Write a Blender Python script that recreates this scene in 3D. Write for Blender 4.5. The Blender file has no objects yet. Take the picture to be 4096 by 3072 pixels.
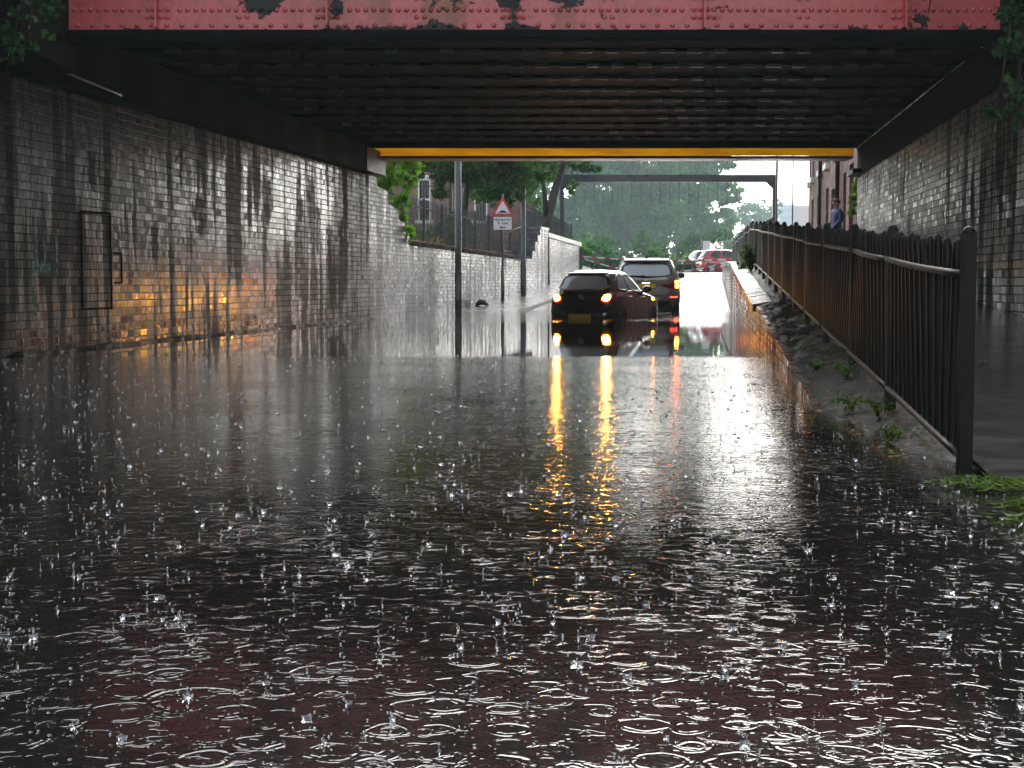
import bpy, bmesh, math, random
import numpy as np
from mathutils import Vector, Matrix
from mathutils.geometry import intersect_point_tri_2d
R = math.radians
PI = math.pi
rnd = random.Random(7)
sc = bpy.context.scene
COL = sc.collection

# ------------------------------------------------------------------ helpers
class MB:
    """collects shapes; build() links them as ONE mesh object"""
    def __init__(s):
        s.v = []; s.f = []; s.sm = []; s.mi = []; s.cur = 0
    def add(s, vs, fs, smooth=False):
        b = len(s.v); s.v.extend([tuple(p) for p in vs])
        for f in fs:
            s.f.append(tuple(b + i for i in f)); s.sm.append(smooth); s.mi.append(s.cur)
        return s
    def box(s, lo, hi):
        x0, y0, z0 = lo; x1, y1, z1 = hi
        return s.add([(x0,y0,z0),(x1,y0,z0),(x1,y1,z0),(x0,y1,z0),(x0,y0,z1),(x1,y0,z1),(x1,y1,z1),(x0,y1,z1)],
                     [(0,3,2,1),(4,5,6,7),(0,1,5,4),(1,2,6,5),(2,3,7,6),(3,0,4,7)])
    def hexa(s, p):
        return s.add(p, [(0,3,2,1),(4,5,6,7),(0,1,5,4),(1,2,6,5),(2,3,7,6),(3,0,4,7)])
    def tube(s, pts, rad, n=8, cap=True, smooth=True):
        pts = [Vector(p) for p in pts]
        rads = rad if isinstance(rad, (list, tuple)) else [rad]*len(pts)
        vs = []; fs = []; up = None
        for i, p in enumerate(pts):
            d = (pts[min(i+1, len(pts)-1)] - pts[max(i-1, 0)])
            d = d.normalized() if d.length > 1e-9 else Vector((0,0,1))
            if up is None:
                up = Vector((1,0,0)) if abs(d.z) > .8 else Vector((0,0,1))
            a = d.cross(up)
            if a.length < 1e-6: a = d.cross(Vector((0,1,0)))
            a.normalize(); b = a.cross(d).normalized(); up = b
            for k in range(n):
                t = 2*PI*k/n
                vs.append(p + rads[i]*(math.cos(t)*a + math.sin(t)*b))
        for i in range(len(pts)-1):
            for k in range(n):
                fs.append((i*n+k, i*n+(k+1) % n, (i+1)*n+(k+1) % n, (i+1)*n+k))
        s.add(vs, fs, smooth)
        if cap:
            b = len(s.v) - len(vs)
            s.f.append(tuple(b+k for k in range(n))[::-1]); s.sm.append(False); s.mi.append(s.cur)
            s.f.append(tuple(b+(len(pts)-1)*n+k for k in range(n))); s.sm.append(False); s.mi.append(s.cur)
        return s
    def cyl(s, p, q, r0, r1=None, n=12):
        return s.tube([p, q], [r0, r0 if r1 is None else r1], n)
    def ball(s, c, r, nu=10, nv=7, sq=(1,1,1)):
        vs = []; fs = []
        for j in range(nv+1):
            th = PI*j/nv
            for i in range(nu):
                ph = 2*PI*i/nu
                vs.append((c[0]+r*sq[0]*math.sin(th)*math.cos(ph), c[1]+r*sq[1]*math.sin(th)*math.sin(ph), c[2]+r*sq[2]*math.cos(th)))
        for j in range(nv):
            for i in range(nu):
                fs.append((j*nu+i, (j+1)*nu+i, (j+1)*nu+(i+1) % nu, j*nu+(i+1) % nu))
        return s.add(vs, fs, True)
    def prism(s, poly, fn, d0, d1):
        """poly: list of 2D points, fn(u,v,d)->3D; extruded from d0 to d1"""
        n = len(poly)
        vs = [fn(u, v, d0) for u, v in poly] + [fn(u, v, d1) for u, v in poly]
        fs = [tuple(range(n))[::-1], tuple(range(n, 2*n))] + [(i, (i+1) % n, n+(i+1) % n, n+i) for i in range(n)]
        return s.add(vs, fs)
    def build(s, name, mat, parent=None, fix=True):
        me = bpy.data.meshes.new(name)
        me.from_pydata(s.v, [], s.f)
        me.polygons.foreach_set('use_smooth', s.sm)
        for mm in (mat if isinstance(mat, list) else [mat]): me.materials.append(mm)
        me.polygons.foreach_set('material_index', s.mi)
        if fix:
            bm = bmesh.new(); bm.from_mesh(me)
            bmesh.ops.recalc_face_normals(bm, faces=bm.faces)
            bm.to_mesh(me); bm.free()
        me.update()
        o = bpy.data.objects.new(name, me); COL.objects.link(o)
        if parent: o.parent = parent
        return o

def tag(o, label=None, cat=None, group=None, kind=None):
    if label: o['label'] = label
    if cat: o['category'] = cat
    if group: o['group'] = group
    if kind: o['kind'] = kind
    return o
def thing(name, label, cat, loc=(0,0,0), rz=0, group=None):
    o = bpy.data.objects.new(name, None); COL.objects.link(o)
    o.location = loc; o.rotation_euler = (0,0,rz)
    o.empty_display_size = .2
    return tag(o, label, cat, group)
def copy_tree(o, parent=None):
    kids = [c for c in bpy.data.objects if c.parent == o]
    c = o.copy(); COL.objects.link(c)
    if parent: c.parent = parent
    for k in kids: copy_tree(k, c)
    return c
def raw_mesh(name, V, F, mat, parent=None, smooth=False):
    """fast mesh from numpy verts and equal-sized faces"""
    V = np.asarray(V, dtype=np.float32); F = np.asarray(F, dtype=np.int32)
    me = bpy.data.meshes.new(name)
    nf, k = F.shape
    me.vertices.add(len(V)); me.vertices.foreach_set('co', V.ravel())
    me.loops.add(nf*k); me.loops.foreach_set('vertex_index', F.ravel())
    me.polygons.add(nf)
    me.polygons.foreach_set('loop_start', np.arange(0, nf*k, k, dtype=np.int32))
    me.polygons.foreach_set('use_smooth', np.full(nf, smooth))
    me.materials.append(mat)
    me.update(calc_edges=True); me.validate()
    o = bpy.data.objects.new(name, me); COL.objects.link(o)
    if parent: o.parent = parent
    return o

# ------------------------------------------------------------------ materials
class NT:
    def __init__(s, name):
        s.m = bpy.data.materials.new(name); s.m.use_nodes = True
        s.t = s.m.node_tree; s.b = s.t.nodes['Principled BSDF']
        s.out = s.t.nodes['Material Output']
    def n(s, typ, props=None, **ins):
        nd = s.t.nodes.new(typ)
        for k, v in (props or {}).items(): setattr(nd, k, v)
        for k, v in ins.items(): s.set(nd, k, v)
        return nd
    def set(s, nd, k, v):
        key = k
        if isinstance(k, str):
            if k.startswith('i') and k[1:].isdigit(): key = int(k[1:])
            else: key = k.replace('_', ' ')
        sock = nd.inputs[key]
        if isinstance(v, bpy.types.NodeSocket): s.t.links.new(v, sock)
        elif isinstance(v, bpy.types.Node): s.t.links.new(v.outputs[0], sock)
        else:
            if isinstance(v, (tuple, list)) and len(v) == 3 and sock.type == 'RGBA': v = (*v, 1)
            sock.default_value = v
    def P(s, **k):
        for a, v in k.items(): s.set(s.b, a, v)
        return s.m
    def math(s, op, a, b=0., c=None, clamp=False):
        nd = s.n('ShaderNodeMath', {'operation': op, 'use_clamp': clamp})
        s.set(nd, 0, a); s.set(nd, 1, b)
        if c is not None: s.set(nd, 2, c)
        return nd.outputs[0]
    def vmath(s, op, a, b=(0,0,0)):
        nd = s.n('ShaderNodeVectorMath', {'operation': op}); s.set(nd, 0, a)
        if op == 'SCALE': s.set(nd, 3, b)
        else: s.set(nd, 1, b)
        return nd.outputs[0]
    def mix(s, fac, a, b, mode='MIX'):
        nd = s.n('ShaderNodeMix', {'data_type': 'RGBA', 'blend_type': mode})
        s.set(nd, 0, fac); s.set(nd, 6, a); s.set(nd, 7, b)
        return nd.outputs[2]
    def ramp(s, fac, stops, interp='LINEAR'):
        nd = s.n('ShaderNodeValToRGB'); s.set(nd, 0, fac)
        cr = nd.color_ramp; cr.interpolation = interp
        while len(cr.elements) < len(stops): cr.elements.new(.5)
        for e, (p, c) in zip(cr.elements, stops):
            e.position = p
            e.color = (c, c, c, 1) if isinstance(c, (int, float)) else (*c, 1)
        return nd.outputs[0]
    def obj(s): return s.n('ShaderNodeTexCoord').outputs['Object']
    def pos(s): return s.n('ShaderNodeNewGeometry').outputs['Position']
    def noise(s, vec, scale=1., detail=3., rough=.55, sxyz=None, dist=0.):
        if sxyz:
            vec = s.vmath('MULTIPLY', vec, sxyz)
        nd = s.n('ShaderNodeTexNoise', None, Vector=vec, Scale=scale, Detail=detail, Roughness=rough, Distortion=dist)
        return nd.outputs[0]
    def bump(s, h, strength=.5, dist=.01, normal=None):
        nd = s.n('ShaderNodeBump', None, Strength=strength, Distance=dist, Height=h)
        if normal is not None: s.set(nd, 'Normal', normal)
        return nd.outputs[0]

def simple(name, col, rough=.5, metal=0., var=.25, nscale=6., bump=0., spec=.5):
    t = NT(name); o = t.obj()
    nz = t.noise(o, nscale, 4)
    c = t.mix(nz, tuple(x*(1-var) for x in col), tuple(min(1, x*(1+var)) for x in col))
    t.P(Base_Color=c, Metallic=metal)
    t.set(t.b, 'Roughness', t.math('MULTIPLY_ADD', nz, .2, rough-.1, clamp=True))
    t.set(t.b, 'Specular IOR Level', spec)
    if bump: t.set(t.b, 'Normal', t.bump(t.noise(o, nscale*6, 3), bump, .01))
    return t.m

def emit(name, col, strength):
    t = NT(name)
    t.P(Base_Color=col, Roughness=.3)
    t.set(t.b, 'Emission Color', col); t.set(t.b, 'Emission Strength', strength)
    return t.m

def o_y(t, o): return t.n('ShaderNodeSeparateXYZ', None, i0=o).outputs[1]
def brick_mat(name, lo, hi, mortar, rough=(.15,.35), w=.26, h=.1, mort=.009, tilt=.028, stain=.6, stain_col=(.012,.011,.010),
              english=True, dado=None, streak=1.0, algae=0., drips=()):
    t = NT(name); o = t.obj()
    sp = t.n('ShaderNodeSeparateXYZ', None, i0=o)
    x = t.math('ADD', sp.outputs[0], sp.outputs[1]); z = sp.outputs[2]
    wob = t.noise(o, 1.3, 2)
    zz = t.math('MULTIPLY_ADD', wob, .012, z)
    uv = t.n('ShaderNodeCombineXYZ', None, i0=x, i1=zz)
    br = t.n('ShaderNodeTexBrick', {'offset': .5, 'offset_frequency': 2, 'squash': .5 if english else 1., 'squash_frequency': 2},
             Vector=uv.outputs[0], Color1=(0,0,0), Color2=(1,1,1), Mortar=(0,0,0), Scale=1., Mortar_Size=mort, Mortar_Smooth=.35,
             Bias=0., Brick_Width=w, Row_Height=h)
    rv = t.n('ShaderNodeSeparateColor', None, i0=br.outputs[0]).outputs[0]
    fac = br.outputs[1]
    wn = t.n('ShaderNodeTexWhiteNoise', {'noise_dimensions': '1D'}, W=t.math('MULTIPLY', rv, 971.3))
    base = t.mix(rv, lo, hi)
    grime = t.noise(o, 5., 5, .65)
    base = t.mix(t.math('MULTIPLY', t.ramp(grime, [(.45,0),(.7,1)]), .55), base, tuple(c*.35 for c in lo))
    base = t.mix(fac, base, mortar)
    # run-down stains: noise drawn out vertically
    vx = t.n('ShaderNodeCombineXYZ', None, i0=x, i1=t.math('MULTIPLY', z, .10)).outputs[0]
    st = t.noise(vx, 2.8*streak, 5, .6)
    big = t.noise(o, .35, 2)
    stf = t.math('MULTIPLY', t.ramp(t.math('MULTIPLY_ADD', big, .5, t.math('MULTIPLY', st, .75)), [(.62,0),(.69,1)]), stain)
    if drips:
        rag = t.noise(t.n('ShaderNodeCombineXYZ', None, i0=t.math('MULTIPLY', x, 3.), i1=t.math('MULTIPLY', z, 1.3)).outputs[0], 2.2, 5, .65)
        tot = None
        for y0, wd, za, zb_ in drips:
            f = t.math('MULTIPLY_ADD', t.math('ABSOLUTE', t.math('SUBTRACT', o_y(t, o), y0)), -1/wd, 1., clamp=True)
            g = t.math('MULTIPLY', t.math('MULTIPLY_ADD', z, 3., -za*3., clamp=True), t.math('MULTIPLY_ADD', z, -3., zb_*3., clamp=True))
            f = t.math('MULTIPLY', f, g)
            tot = f if tot is None else t.math('MAXIMUM', tot, f)
        stf = t.math('MAXIMUM', stf, t.math('MULTIPLY', t.ramp(t.math('ADD', t.math('MULTIPLY', tot, .50), rag), [(.76,0),(.90,1)]), .9))
    chip = t.math('GREATER_THAN', t.n('ShaderNodeSeparateColor', None, i0=wn.outputs[1]).outputs[1], .965)
    stf2 = t.math('MAXIMUM', stf, t.math('MULTIPLY', chip, .7*stain))
    base = t.mix(stf2, base, stain_col)
    if algae:            # green slime where the gutter drips, near the far end of the wall
        al = t.math('MULTIPLY_ADD', t.math('SUBTRACT', t.noise(vx, 2.2, 4, .6), .5), 3.0, t.math('ADD', o_y(t, o), t.math('MULTIPLY', z, -.55)))
        base = t.mix(t.math('MULTIPLY', t.ramp(t.math('MULTIPLY_ADD', al, 1.2, -29.4*1.2, clamp=True), [(0,0),(1,1)]), algae), base, (.045,.045,.026))
    if dado:
        zz2 = t.math('MULTIPLY_ADD', t.noise(o, 2.5, 3), .16, z)
        df = t.ramp(t.math('MULTIPLY_ADD', zz2, -4., dado[0]*4.+.5, clamp=True), [(.3,0),(.7,1)])
        base = t.mix(t.math('MULTIPLY', df, .88), base, dado[1])
    geo = t.n('ShaderNodeNewGeometry')
    tl = t.vmath('SCALE', t.vmath('SUBTRACT', wn.outputs[1], (.5,.5,.5)), tilt)
    wav = t.n('ShaderNodeTexNoise', None, Vector=o, Scale=14., Detail=2.)
    tl2 = t.vmath('SCALE', t.vmath('SUBTRACT', wav.outputs[1], (.5,.5,.5)), tilt*1.6)
    nrm = t.vmath('NORMALIZE', t.vmath('ADD', geo.outputs['Normal'], t.vmath('ADD', tl, tl2)))
    hgt = t.math('SUBTRACT', 1., t.math('ADD', fac, t.math('MULTIPLY', stf2, .15)))
    nb = t.bump(hgt, .9, .012, nrm)
    t.P(Base_Color=base, Normal=nb)
    rg = t.math('MULTIPLY_ADD', wn.outputs[0], rough[1]-rough[0], rough[0])
    rg = t.math('ADD', rg, t.math('MULTIPLY', fac, .3))
    rg = t.math('ADD', rg, t.math('MULTIPLY', stf2, .45), clamp=True)
    if algae: rg = t.math('MULTIPLY_ADD', t.ramp(t.math('MULTIPLY_ADD', al, 1.2, -29.4*1.2, clamp=True), [(0,0),(1,1)]), .3, rg, clamp=True)
    t.set(t.b, 'Roughness', rg)
    return t.m

def leaf_mat(name, dark, light, trans=.35, rough=.48, cs=.9):
    t = NT(name)
    geo = t.n('ShaderNodeNewGeometry')
    c = t.ramp(geo.outputs['Random Per Island'], [(0, dark), (.55, tuple((a+b)/2 for a, b in zip(dark, light))), (1, light)])
    clump = t.noise(t.obj(), cs, 3)
    c = t.mix(t.ramp(clump, [(.38,.65),(.52,0)]), c, tuple(x*.5 for x in dark))
    c = t.mix(t.ramp(clump, [(.52,0),(.68,.7)]), c, tuple(min(.5, x*1.5) for x in light))
    t.P(Base_Color=c, Roughness=rough)
    t.set(t.b, 'Specular IOR Level', .12)
    tr = t.n('ShaderNodeBsdfTranslucent', None, Color=t.mix(.5, c, (light[0]*1.6, light[1]*1.5, light[2])))
    mx = t.n('ShaderNodeMixShader', None, i0=trans, i1=t.b.outputs[0], i2=tr.outputs[0])
    t.t.links.new(mx.outputs[0], t.out.inputs[0])
    return t.m

MAT = {}
MAT['mark'] = simple('soot_black_mark', (.006,.006,.006), .85, var=.3, spec=.05)
MAT['glazed'] = brick_mat('glazed_white_brick', (.135,.135,.13), (.28,.28,.265), (.009,.0085,.008), (.12,.30), tilt=.036, stain=.9, dado=(.34,(.05,.026,.022)), algae=.9,
    drips=((28.7,.55,.3,2.7),(29.9,.5,1.2,2.6),(25.0,.6,1.0,2.2),(27.2,.4,-.1,1.1),(26.6,.7,1.6,2.9),(30.8,.5,.6,2.2),(23.2,.8,1.3,2.4),(21.3,.5,.9,1.9),(31.8,.6,.2,2.4),(19.2,.5,1.8,2.9)))
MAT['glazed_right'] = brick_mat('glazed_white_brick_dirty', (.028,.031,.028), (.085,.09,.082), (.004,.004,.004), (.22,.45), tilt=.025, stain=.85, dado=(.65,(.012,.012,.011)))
MAT['wing'] = brick_mat('grey_blue_brick', (.07,.07,.083), (.19,.19,.215), (.03,.03,.032), (.16,.34), stain=.45, streak=.8)
MAT['wing_far'] = brick_mat('pale_brick', (.15,.14,.145), (.26,.25,.245), (.10,.09,.09), (.22,.42), stain=.25)
MAT['darkbrick'] = brick_mat('sooty_brick', (.010,.010,.010), (.035,.034,.033), (.005,.005,.005), (.35,.6), stain=.6)
MAT['redbrick_wet'] = brick_mat('wet_red_brick', (.045,.016,.012), (.15,.05,.035), (.02,.015,.013), (.14,.4), stain=.55, w=.24, h=.085)
MAT['terrace'] = brick_mat('terrace_red_brick', (.16,.06,.045), (.30,.13,.10), (.12,.09,.08), (.5,.8), stain=.12, w=.24, h=.085)
MAT['stone'] = simple('wet_stone', (.20,.20,.20), .35, var=.4, bump=.4)
MAT['copingbrick'] = simple('wet_coping_brick', (.07,.064,.06), .28, var=.6, nscale=9, bump=.9, spec=.4)
MAT['darkstone'] = simple('sooty_stone', (.005,.005,.005), .8, spec=.12, var=.5, bump=.5)
MAT['steel_black'] = simple('black_bridge_paint', (.0012,.0015,.0021), .75, var=.4, spec=.1)
MAT['glint_plate'] = simple('glint_grey_plate', (.13,.14,.15), .3, var=.5, nscale=20)  # pale grey stands in for light glinting off wet rivet plates
MAT['rail'] = simple('black_railing_paint', (.004,.0036,.0034), .45, var=.4, nscale=9, spec=.22)
MAT['railrust'] = simple('dark_wet_rail', (.009,.006,.005), .45, var=.5, nscale=14)
MAT['galv'] = simple('galvanised_steel', (.30,.31,.32), .35, metal=.5, var=.2)
MAT['darkgrey'] = simple('dark_grey_paint', (.035,.037,.04), .3, var=.3)
MAT['white'] = simple('white_paint', (.75,.75,.74), .4, var=.06)
MAT['black'] = simple('black_plastic', (.012,.012,.012), .35, var=.2)
MAT['tyre'] = simple('tyre_rubber', (.014,.014,.014), .6, var=.2)
MAT['rim'] = simple('alloy_rim', (.45,.45,.46), .3, metal=.8, var=.1)
MAT['bark'] = simple('wet_bark', (.035,.028,.022), .55, var=.5, nscale=9, bump=.8)
MAT['leaf_maple'] = leaf_mat('maple_leaf', (.035,.10,.012), (.14,.32,.035), .45)
MAT['leaf_lime'] = leaf_mat('lime_tree_leaf', (.010,.038,.008), (.06,.16,.03), .35)
MAT['leaf_far'] = leaf_mat('park_tree_leaf', (.008,.042,.014), (.055,.23,.055), .4, .5, .16)
MAT['leaf_olive'] = leaf_mat('park_tree_leaf_light', (.018,.075,.016), (.10,.31,.06), .4, .5, .16)
MAT['leaf_ivy'] = leaf_mat('ivy_leaf', (.006,.02,.008), (.04,.11,.035), .2, .25)
MAT['leaf_plant'] = leaf_mat('wall_plant_leaf', (.04,.10,.015), (.16,.30,.05), .4)
MAT['weed'] = leaf_mat('wet_weed', (.03,.07,.010), (.16,.26,.03), .3, .25)
MAT['drygrass'] = leaf_mat('dry_grass', (.10,.055,.025), (.35,.24,.13), .3, .6)
MAT['grass'] = leaf_mat('bank_grass', (.03,.06,.012), (.12,.17,.05), .3, .5)

def red_girder_mat():
    t = NT('flaking_red_bridge_paint'); o = t.obj()
    n1 = t.noise(o, 2.2, 5, .6); n2 = t.noise(o, 9., 4, .6)
    red = t.mix(n1, (.48,.058,.068), (.66,.145,.145))
    red = t.mix(t.math('MULTIPLY', t.ramp(n2, [(.5,0),(.75,1)]), .5), red, (.16,.03,.035))
    sp = t.n('ShaderNodeSeparateXYZ', None, i0=o)
    # rust runs
    vx = t.n('ShaderNodeCombineXYZ', None, i0=sp.outputs[0], i1=t.math('MULTIPLY', sp.outputs[2], .12)).outputs[0]
    rs = t.noise(vx, 3.4, 4, .6)
    zone = t.ramp(t.math('MULTIPLY_ADD', t.math('ABSOLUTE', t.math('ADD', sp.outputs[0], .7)), -.6, 1.35, clamp=True), [(0,.12),(1,1)])
    red = t.mix(t.math('MULTIPLY', t.ramp(rs, [(.47,0),(.60,1)]), t.math('MULTIPLY', zone, .9)), red, (.24,.06,.012))
    # flaked patches, more of them along the bottom edge
    fl = t.noise(o, 3.2, 6, .62, (1,1,1.3))
    edge = t.math('MULTIPLY_ADD', sp.outputs[2], -3.2, 3.72*3.2, clamp=True)
    thr = t.math('ADD', fl, t.math('MULTIPLY', edge, .55))
    for px, pz, pr, k in ((-2.75,4.12,.42,.30),(-.62,4.14,.36,.30),(-.05,4.06,.30,.27),(.62,4.15,.34,.30),(-1.95,3.9,.16,.2),(.05,3.72,.22,.2),(-.9,3.68,.3,.16)):
        d = t.n('ShaderNodeVectorMath', {'operation': 'DISTANCE'}, i0=t.n('ShaderNodeCombineXYZ', None, i0=sp.outputs[0], i2=sp.outputs[2]).outputs[0], i1=(px,0,pz)).outputs['Value']
        thr = t.math('ADD', thr, t.math('MULTIPLY', t.math('MULTIPLY_ADD', d, -1/pr, 1., clamp=True), k*1.5))
    ff = t.ramp(thr, [(.655,0),(.675,1)])
    col = t.mix(ff, red, (.016,.015,.013))
    t.P(Base_Color=col, Roughness=t.math('MULTIPLY_ADD', ff, .3, .33),
        Normal=t.bump(t.math('ADD', t.math('MULTIPLY', ff, -1.), t.math('MULTIPLY', n2, .25)), .5, .006))
    return t.m
MAT['red'] = red_girder_mat()

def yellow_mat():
    t = NT('backlit_yellow_sheet'); o = t.obj()  # translucent so daylight from behind brightens the yellow
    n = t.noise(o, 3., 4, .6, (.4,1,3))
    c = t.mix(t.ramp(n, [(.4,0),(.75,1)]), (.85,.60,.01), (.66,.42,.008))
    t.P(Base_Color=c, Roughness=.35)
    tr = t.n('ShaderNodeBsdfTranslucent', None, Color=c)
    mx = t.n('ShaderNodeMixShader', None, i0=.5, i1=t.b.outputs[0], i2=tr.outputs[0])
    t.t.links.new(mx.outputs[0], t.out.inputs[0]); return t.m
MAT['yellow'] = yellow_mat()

def water_mat():
    t = NT('muddy_flood_water'); p = t.pos()
    sp = t.n('ShaderNodeSeparateXYZ', None, i0=p)
    X, Y = sp.outputs[0], sp.outputs[1]
    flat = t.n('ShaderNodeCombineXYZ', None, i0=X, i1=Y).outputs[0]
    def rings(scale, k, decay, off, keep):
        warp = t.n('ShaderNodeTexNoise', None, Vector=flat, Scale=scale*1.7, Detail=1.)
        v = t.vmath('ADD', t.vmath('ADD', flat, off), t.vmath('SCALE', t.vmath('SUBTRACT', warp.outputs[1], (.5,.5,.5)), .04))
        vo = t.n('ShaderNodeTexVoronoi', {'voronoi_dimensions': '2D', 'feature': 'F1'}, Vector=v, Scale=scale, Randomness=1.)
        d = t.math('DIVIDE', vo.outputs['Distance'], scale)
        cs = t.n('ShaderNodeSeparateColor', None, i0=vo.outputs['Color'])
        age = cs.outputs[0]; amp = cs.outputs[1]
        on = t.math('GREATER_THAN', cs.outputs[2], 1-keep)
        rad = t.math('MULTIPLY_ADD', age, .45/scale, .02)      # radius the ring has reached
        dd = t.math('SUBTRACT', d, rad)
        env = t.math('EXPONENT', t.math('MULTIPLY', t.math('MULTIPLY', dd, dd), -decay))
        wv = t.math('SINE', t.math('MULTIPLY', dd, k))
        return t.math('MULTIPLY', t.math('MULTIPLY', wv, env), t.math('MULTIPLY', on, t.math('MULTIPLY_ADD', amp, .8, .2)))
    h1 = rings(5.0, 260., 5200., (0,0,0), .8)
    h2 = rings(8.5, 360., 9500., (13.1,4.7,0), .8)
    h3 = rings(15., 540., 18000., (5.3,9.9,0), .65)
    ch = t.noise(flat, 13., 3, .6, (1,1.5,1))
    ch2 = t.noise(flat, 28., 2, .6, (1,1.3,1))
    # the bridge keeps the rain off the water below it
    wy = t.math('MULTIPLY_ADD', t.noise(flat, .9, 3), 1.1, t.math('SUBTRACT', Y, .4))
    a = t.math('MULTIPLY_ADD', wy, -1.5, 17.25*1.5, clamp=True)
    b = t.math('MULTIPLY_ADD', wy, .45, -30.6*.45, clamp=True)
    rain = t.math('MAXIMUM', a, t.math('MULTIPLY', b, .9))
    patchy = t.ramp(t.noise(flat, .8, 4, .6), [(.32,.3),(.66,1.15)])
    brk = t.ramp(t.noise(flat, 19., 2), [(.36,.1),(.54,1.)])
    h1 = t.math('MULTIPLY', h1, brk); h2 = t.math('MULTIPLY', h2, brk); h3 = t.math('MULTIPLY', h3, brk)
    H = t.math('ADD', t.math('ADD', t.math('MULTIPLY', h1, .0009), t.math('MULTIPLY', h2, .0008)),
               t.math('ADD', t.math('MULTIPLY', h3, .0005), t.math('ADD', t.math('MULTIPLY', ch, .0014), t.math('MULTIPLY', ch2, .0010))))
    rain = t.math('MULTIPLY', rain, patchy)
    calm = t.math('MULTIPLY', t.noise(flat, 3.5, 3, .5, (.55,1.6,1)), .0005)
    Hh = t.math('ADD', t.math('MULTIPLY', H, rain), calm)
    nb = t.bump(Hh, 1., 1.)
    mud = t.mix(t.noise(flat, .5, 3), (.0085,.0078,.0066), (.0155,.0140,.0118))
    t.P(Base_Color=mud, Roughness=t.math('MULTIPLY_ADD', rain, .085, .012), IOR=1.333, Normal=nb)
    return t.m
MAT['water'] = water_mat()

def road_mat(name, col, wet=.9, scale=1.):
    t = NT(name); p = t.pos()
    n1 = t.noise(p, .8*scale, 4); n2 = t.noise(p, 60., 2); n3 = t.noise(p, 2.5, 4)
    c = t.mix(n1, tuple(x*.6 for x in col), tuple(x*1.4 for x in col))
    c = t.mix(t.math('MULTIPLY', n2, .35), c, (.12,.115,.11))
    pud = t.ramp(n3, [(.35,1),(.6,0)])
    t.P(Base_Color=c, Roughness=t.math('MULTIPLY_ADD', pud, -.16*wet, .34-.10*wet),
        Normal=t.bump(n2, t.math('MULTIPLY_ADD', pud, -.22, .25), .006))
    return t.m
MAT['asphalt'] = road_mat('wet_asphalt', (.05,.05,.052))
MAT['paving'] = None
def paving_mat(name, col, w=.9, h=.6, rlo=.08, spec=.5):
    t = NT(name); p = t.pos()
    br = t.n('ShaderNodeTexBrick', {'offset': .5}, Vector=p, Color1=(0,0,0), Color2=(1,1,1), Mortar=(.5,.5,.5), Scale=1., Mortar_Size=.008, Mortar_Smooth=.2, Brick_Width=w, Row_Height=h)
    rv = t.n('ShaderNodeSeparateColor', None, i0=br.outputs[0]).outputs[0]
    n = t.noise(p, 4., 5, .6)
    c = t.mix(rv, tuple(x*.7 for x in col), tuple(x*1.25 for x in col))
    c = t.mix(t.math('MULTIPLY', n, .6), c, tuple(x*.5 for x in col))
    c = t.mix(br.outputs[1], c, (.012,.012,.011))
    h_ = t.math('SUBTRACT', t.math('MULTIPLY', t.noise(p, 45., 2), .3), br.outputs[1])
    t.P(Base_Color=c, Roughness=t.math('MULTIPLY_ADD', n, (.24 if rlo == 0 else .35), max(rlo, .06)), Normal=t.bump(h_, .7 if rlo == 0 else .35, .008))
    t.set(t.b, 'Specular IOR Level', spec)
    return t.m
MAT['paving'] = paving_mat('wet_paving', (.085,.085,.085))
MAT['footway'] = paving_mat('wet_footway_slabs', (.02,.02,.019), .9, .75, .0, .5)
MAT['soil'] = simple('bank_soil', (.11,.085,.055), .8, var=.4, nscale=2., bump=.6)
# ------------------------------------------------------------------ camera, sky, sun
cam_d = bpy.data.cameras.new('camera'); cam = bpy.data.objects.new('camera', cam_d); COL.objects.link(cam)
PITCH = math.atan(102/1500)
cam.location = (0, 0, .84); cam.rotation_euler = (PI/2-PITCH, 0, 0)
cam_d.sensor_width = 36; cam_d.lens = 1500/1024*36; cam_d.clip_start = .05; cam_d.clip_end = 4000
sc.camera = cam
SUN_EL, SUN_AZ = R(30), R(10)        # azimuth measured from +Y towards +X
w = bpy.data.worlds.new('World'); sc.world = w; w.use_nodes = True
wt = w.node_tree; bg = wt.nodes['Background']
sky = wt.nodes.new('ShaderNodeTexSky'); sky.sky_type = 'NISHITA'; sky.sun_disc = False
sky.sun_elevation = SUN_EL; sky.sun_rotation = SUN_AZ
sky.air_density = 1.; sky.dust_density = 2.; sky.ozone_density = 1.
hs = wt.nodes.new('ShaderNodeHueSaturation'); hs.inputs['Saturation'].default_value = .30   # an overcast sky is nearly white
wt.links.new(sky.outputs[0], hs.inputs['Color']); wt.links.new(hs.outputs[0], bg.inputs[0])
bg.inputs[1].default_value = .15
sd = bpy.data.lights.new('sun', 'SUN'); sun = bpy.data.objects.new('sun', sd); COL.objects.link(sun)
sd.energy = .5; sd.angle = R(100); sd.color = (1, .985, .96)
sun.rotation_euler = (-(PI/2-SUN_EL), 0, -SUN_AZ); sun.location = (0, 0, 60)
vs = sc.view_settings; vs.view_transform = 'Standard'; vs.look = 'None'; vs.gamma = 1; vs.exposure = 1.55
sc.cycles.use_denoising = True
sc.cycles.max_bounces = 8; sc.cycles.transparent_max_bounces = 12; sc.cycles.volume_bounces = 0
sc.cycles.sample_clamp_indirect = 12; sc.cycles.caustics_reflective = False; sc.cycles.caustics_refractive = False

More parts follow.
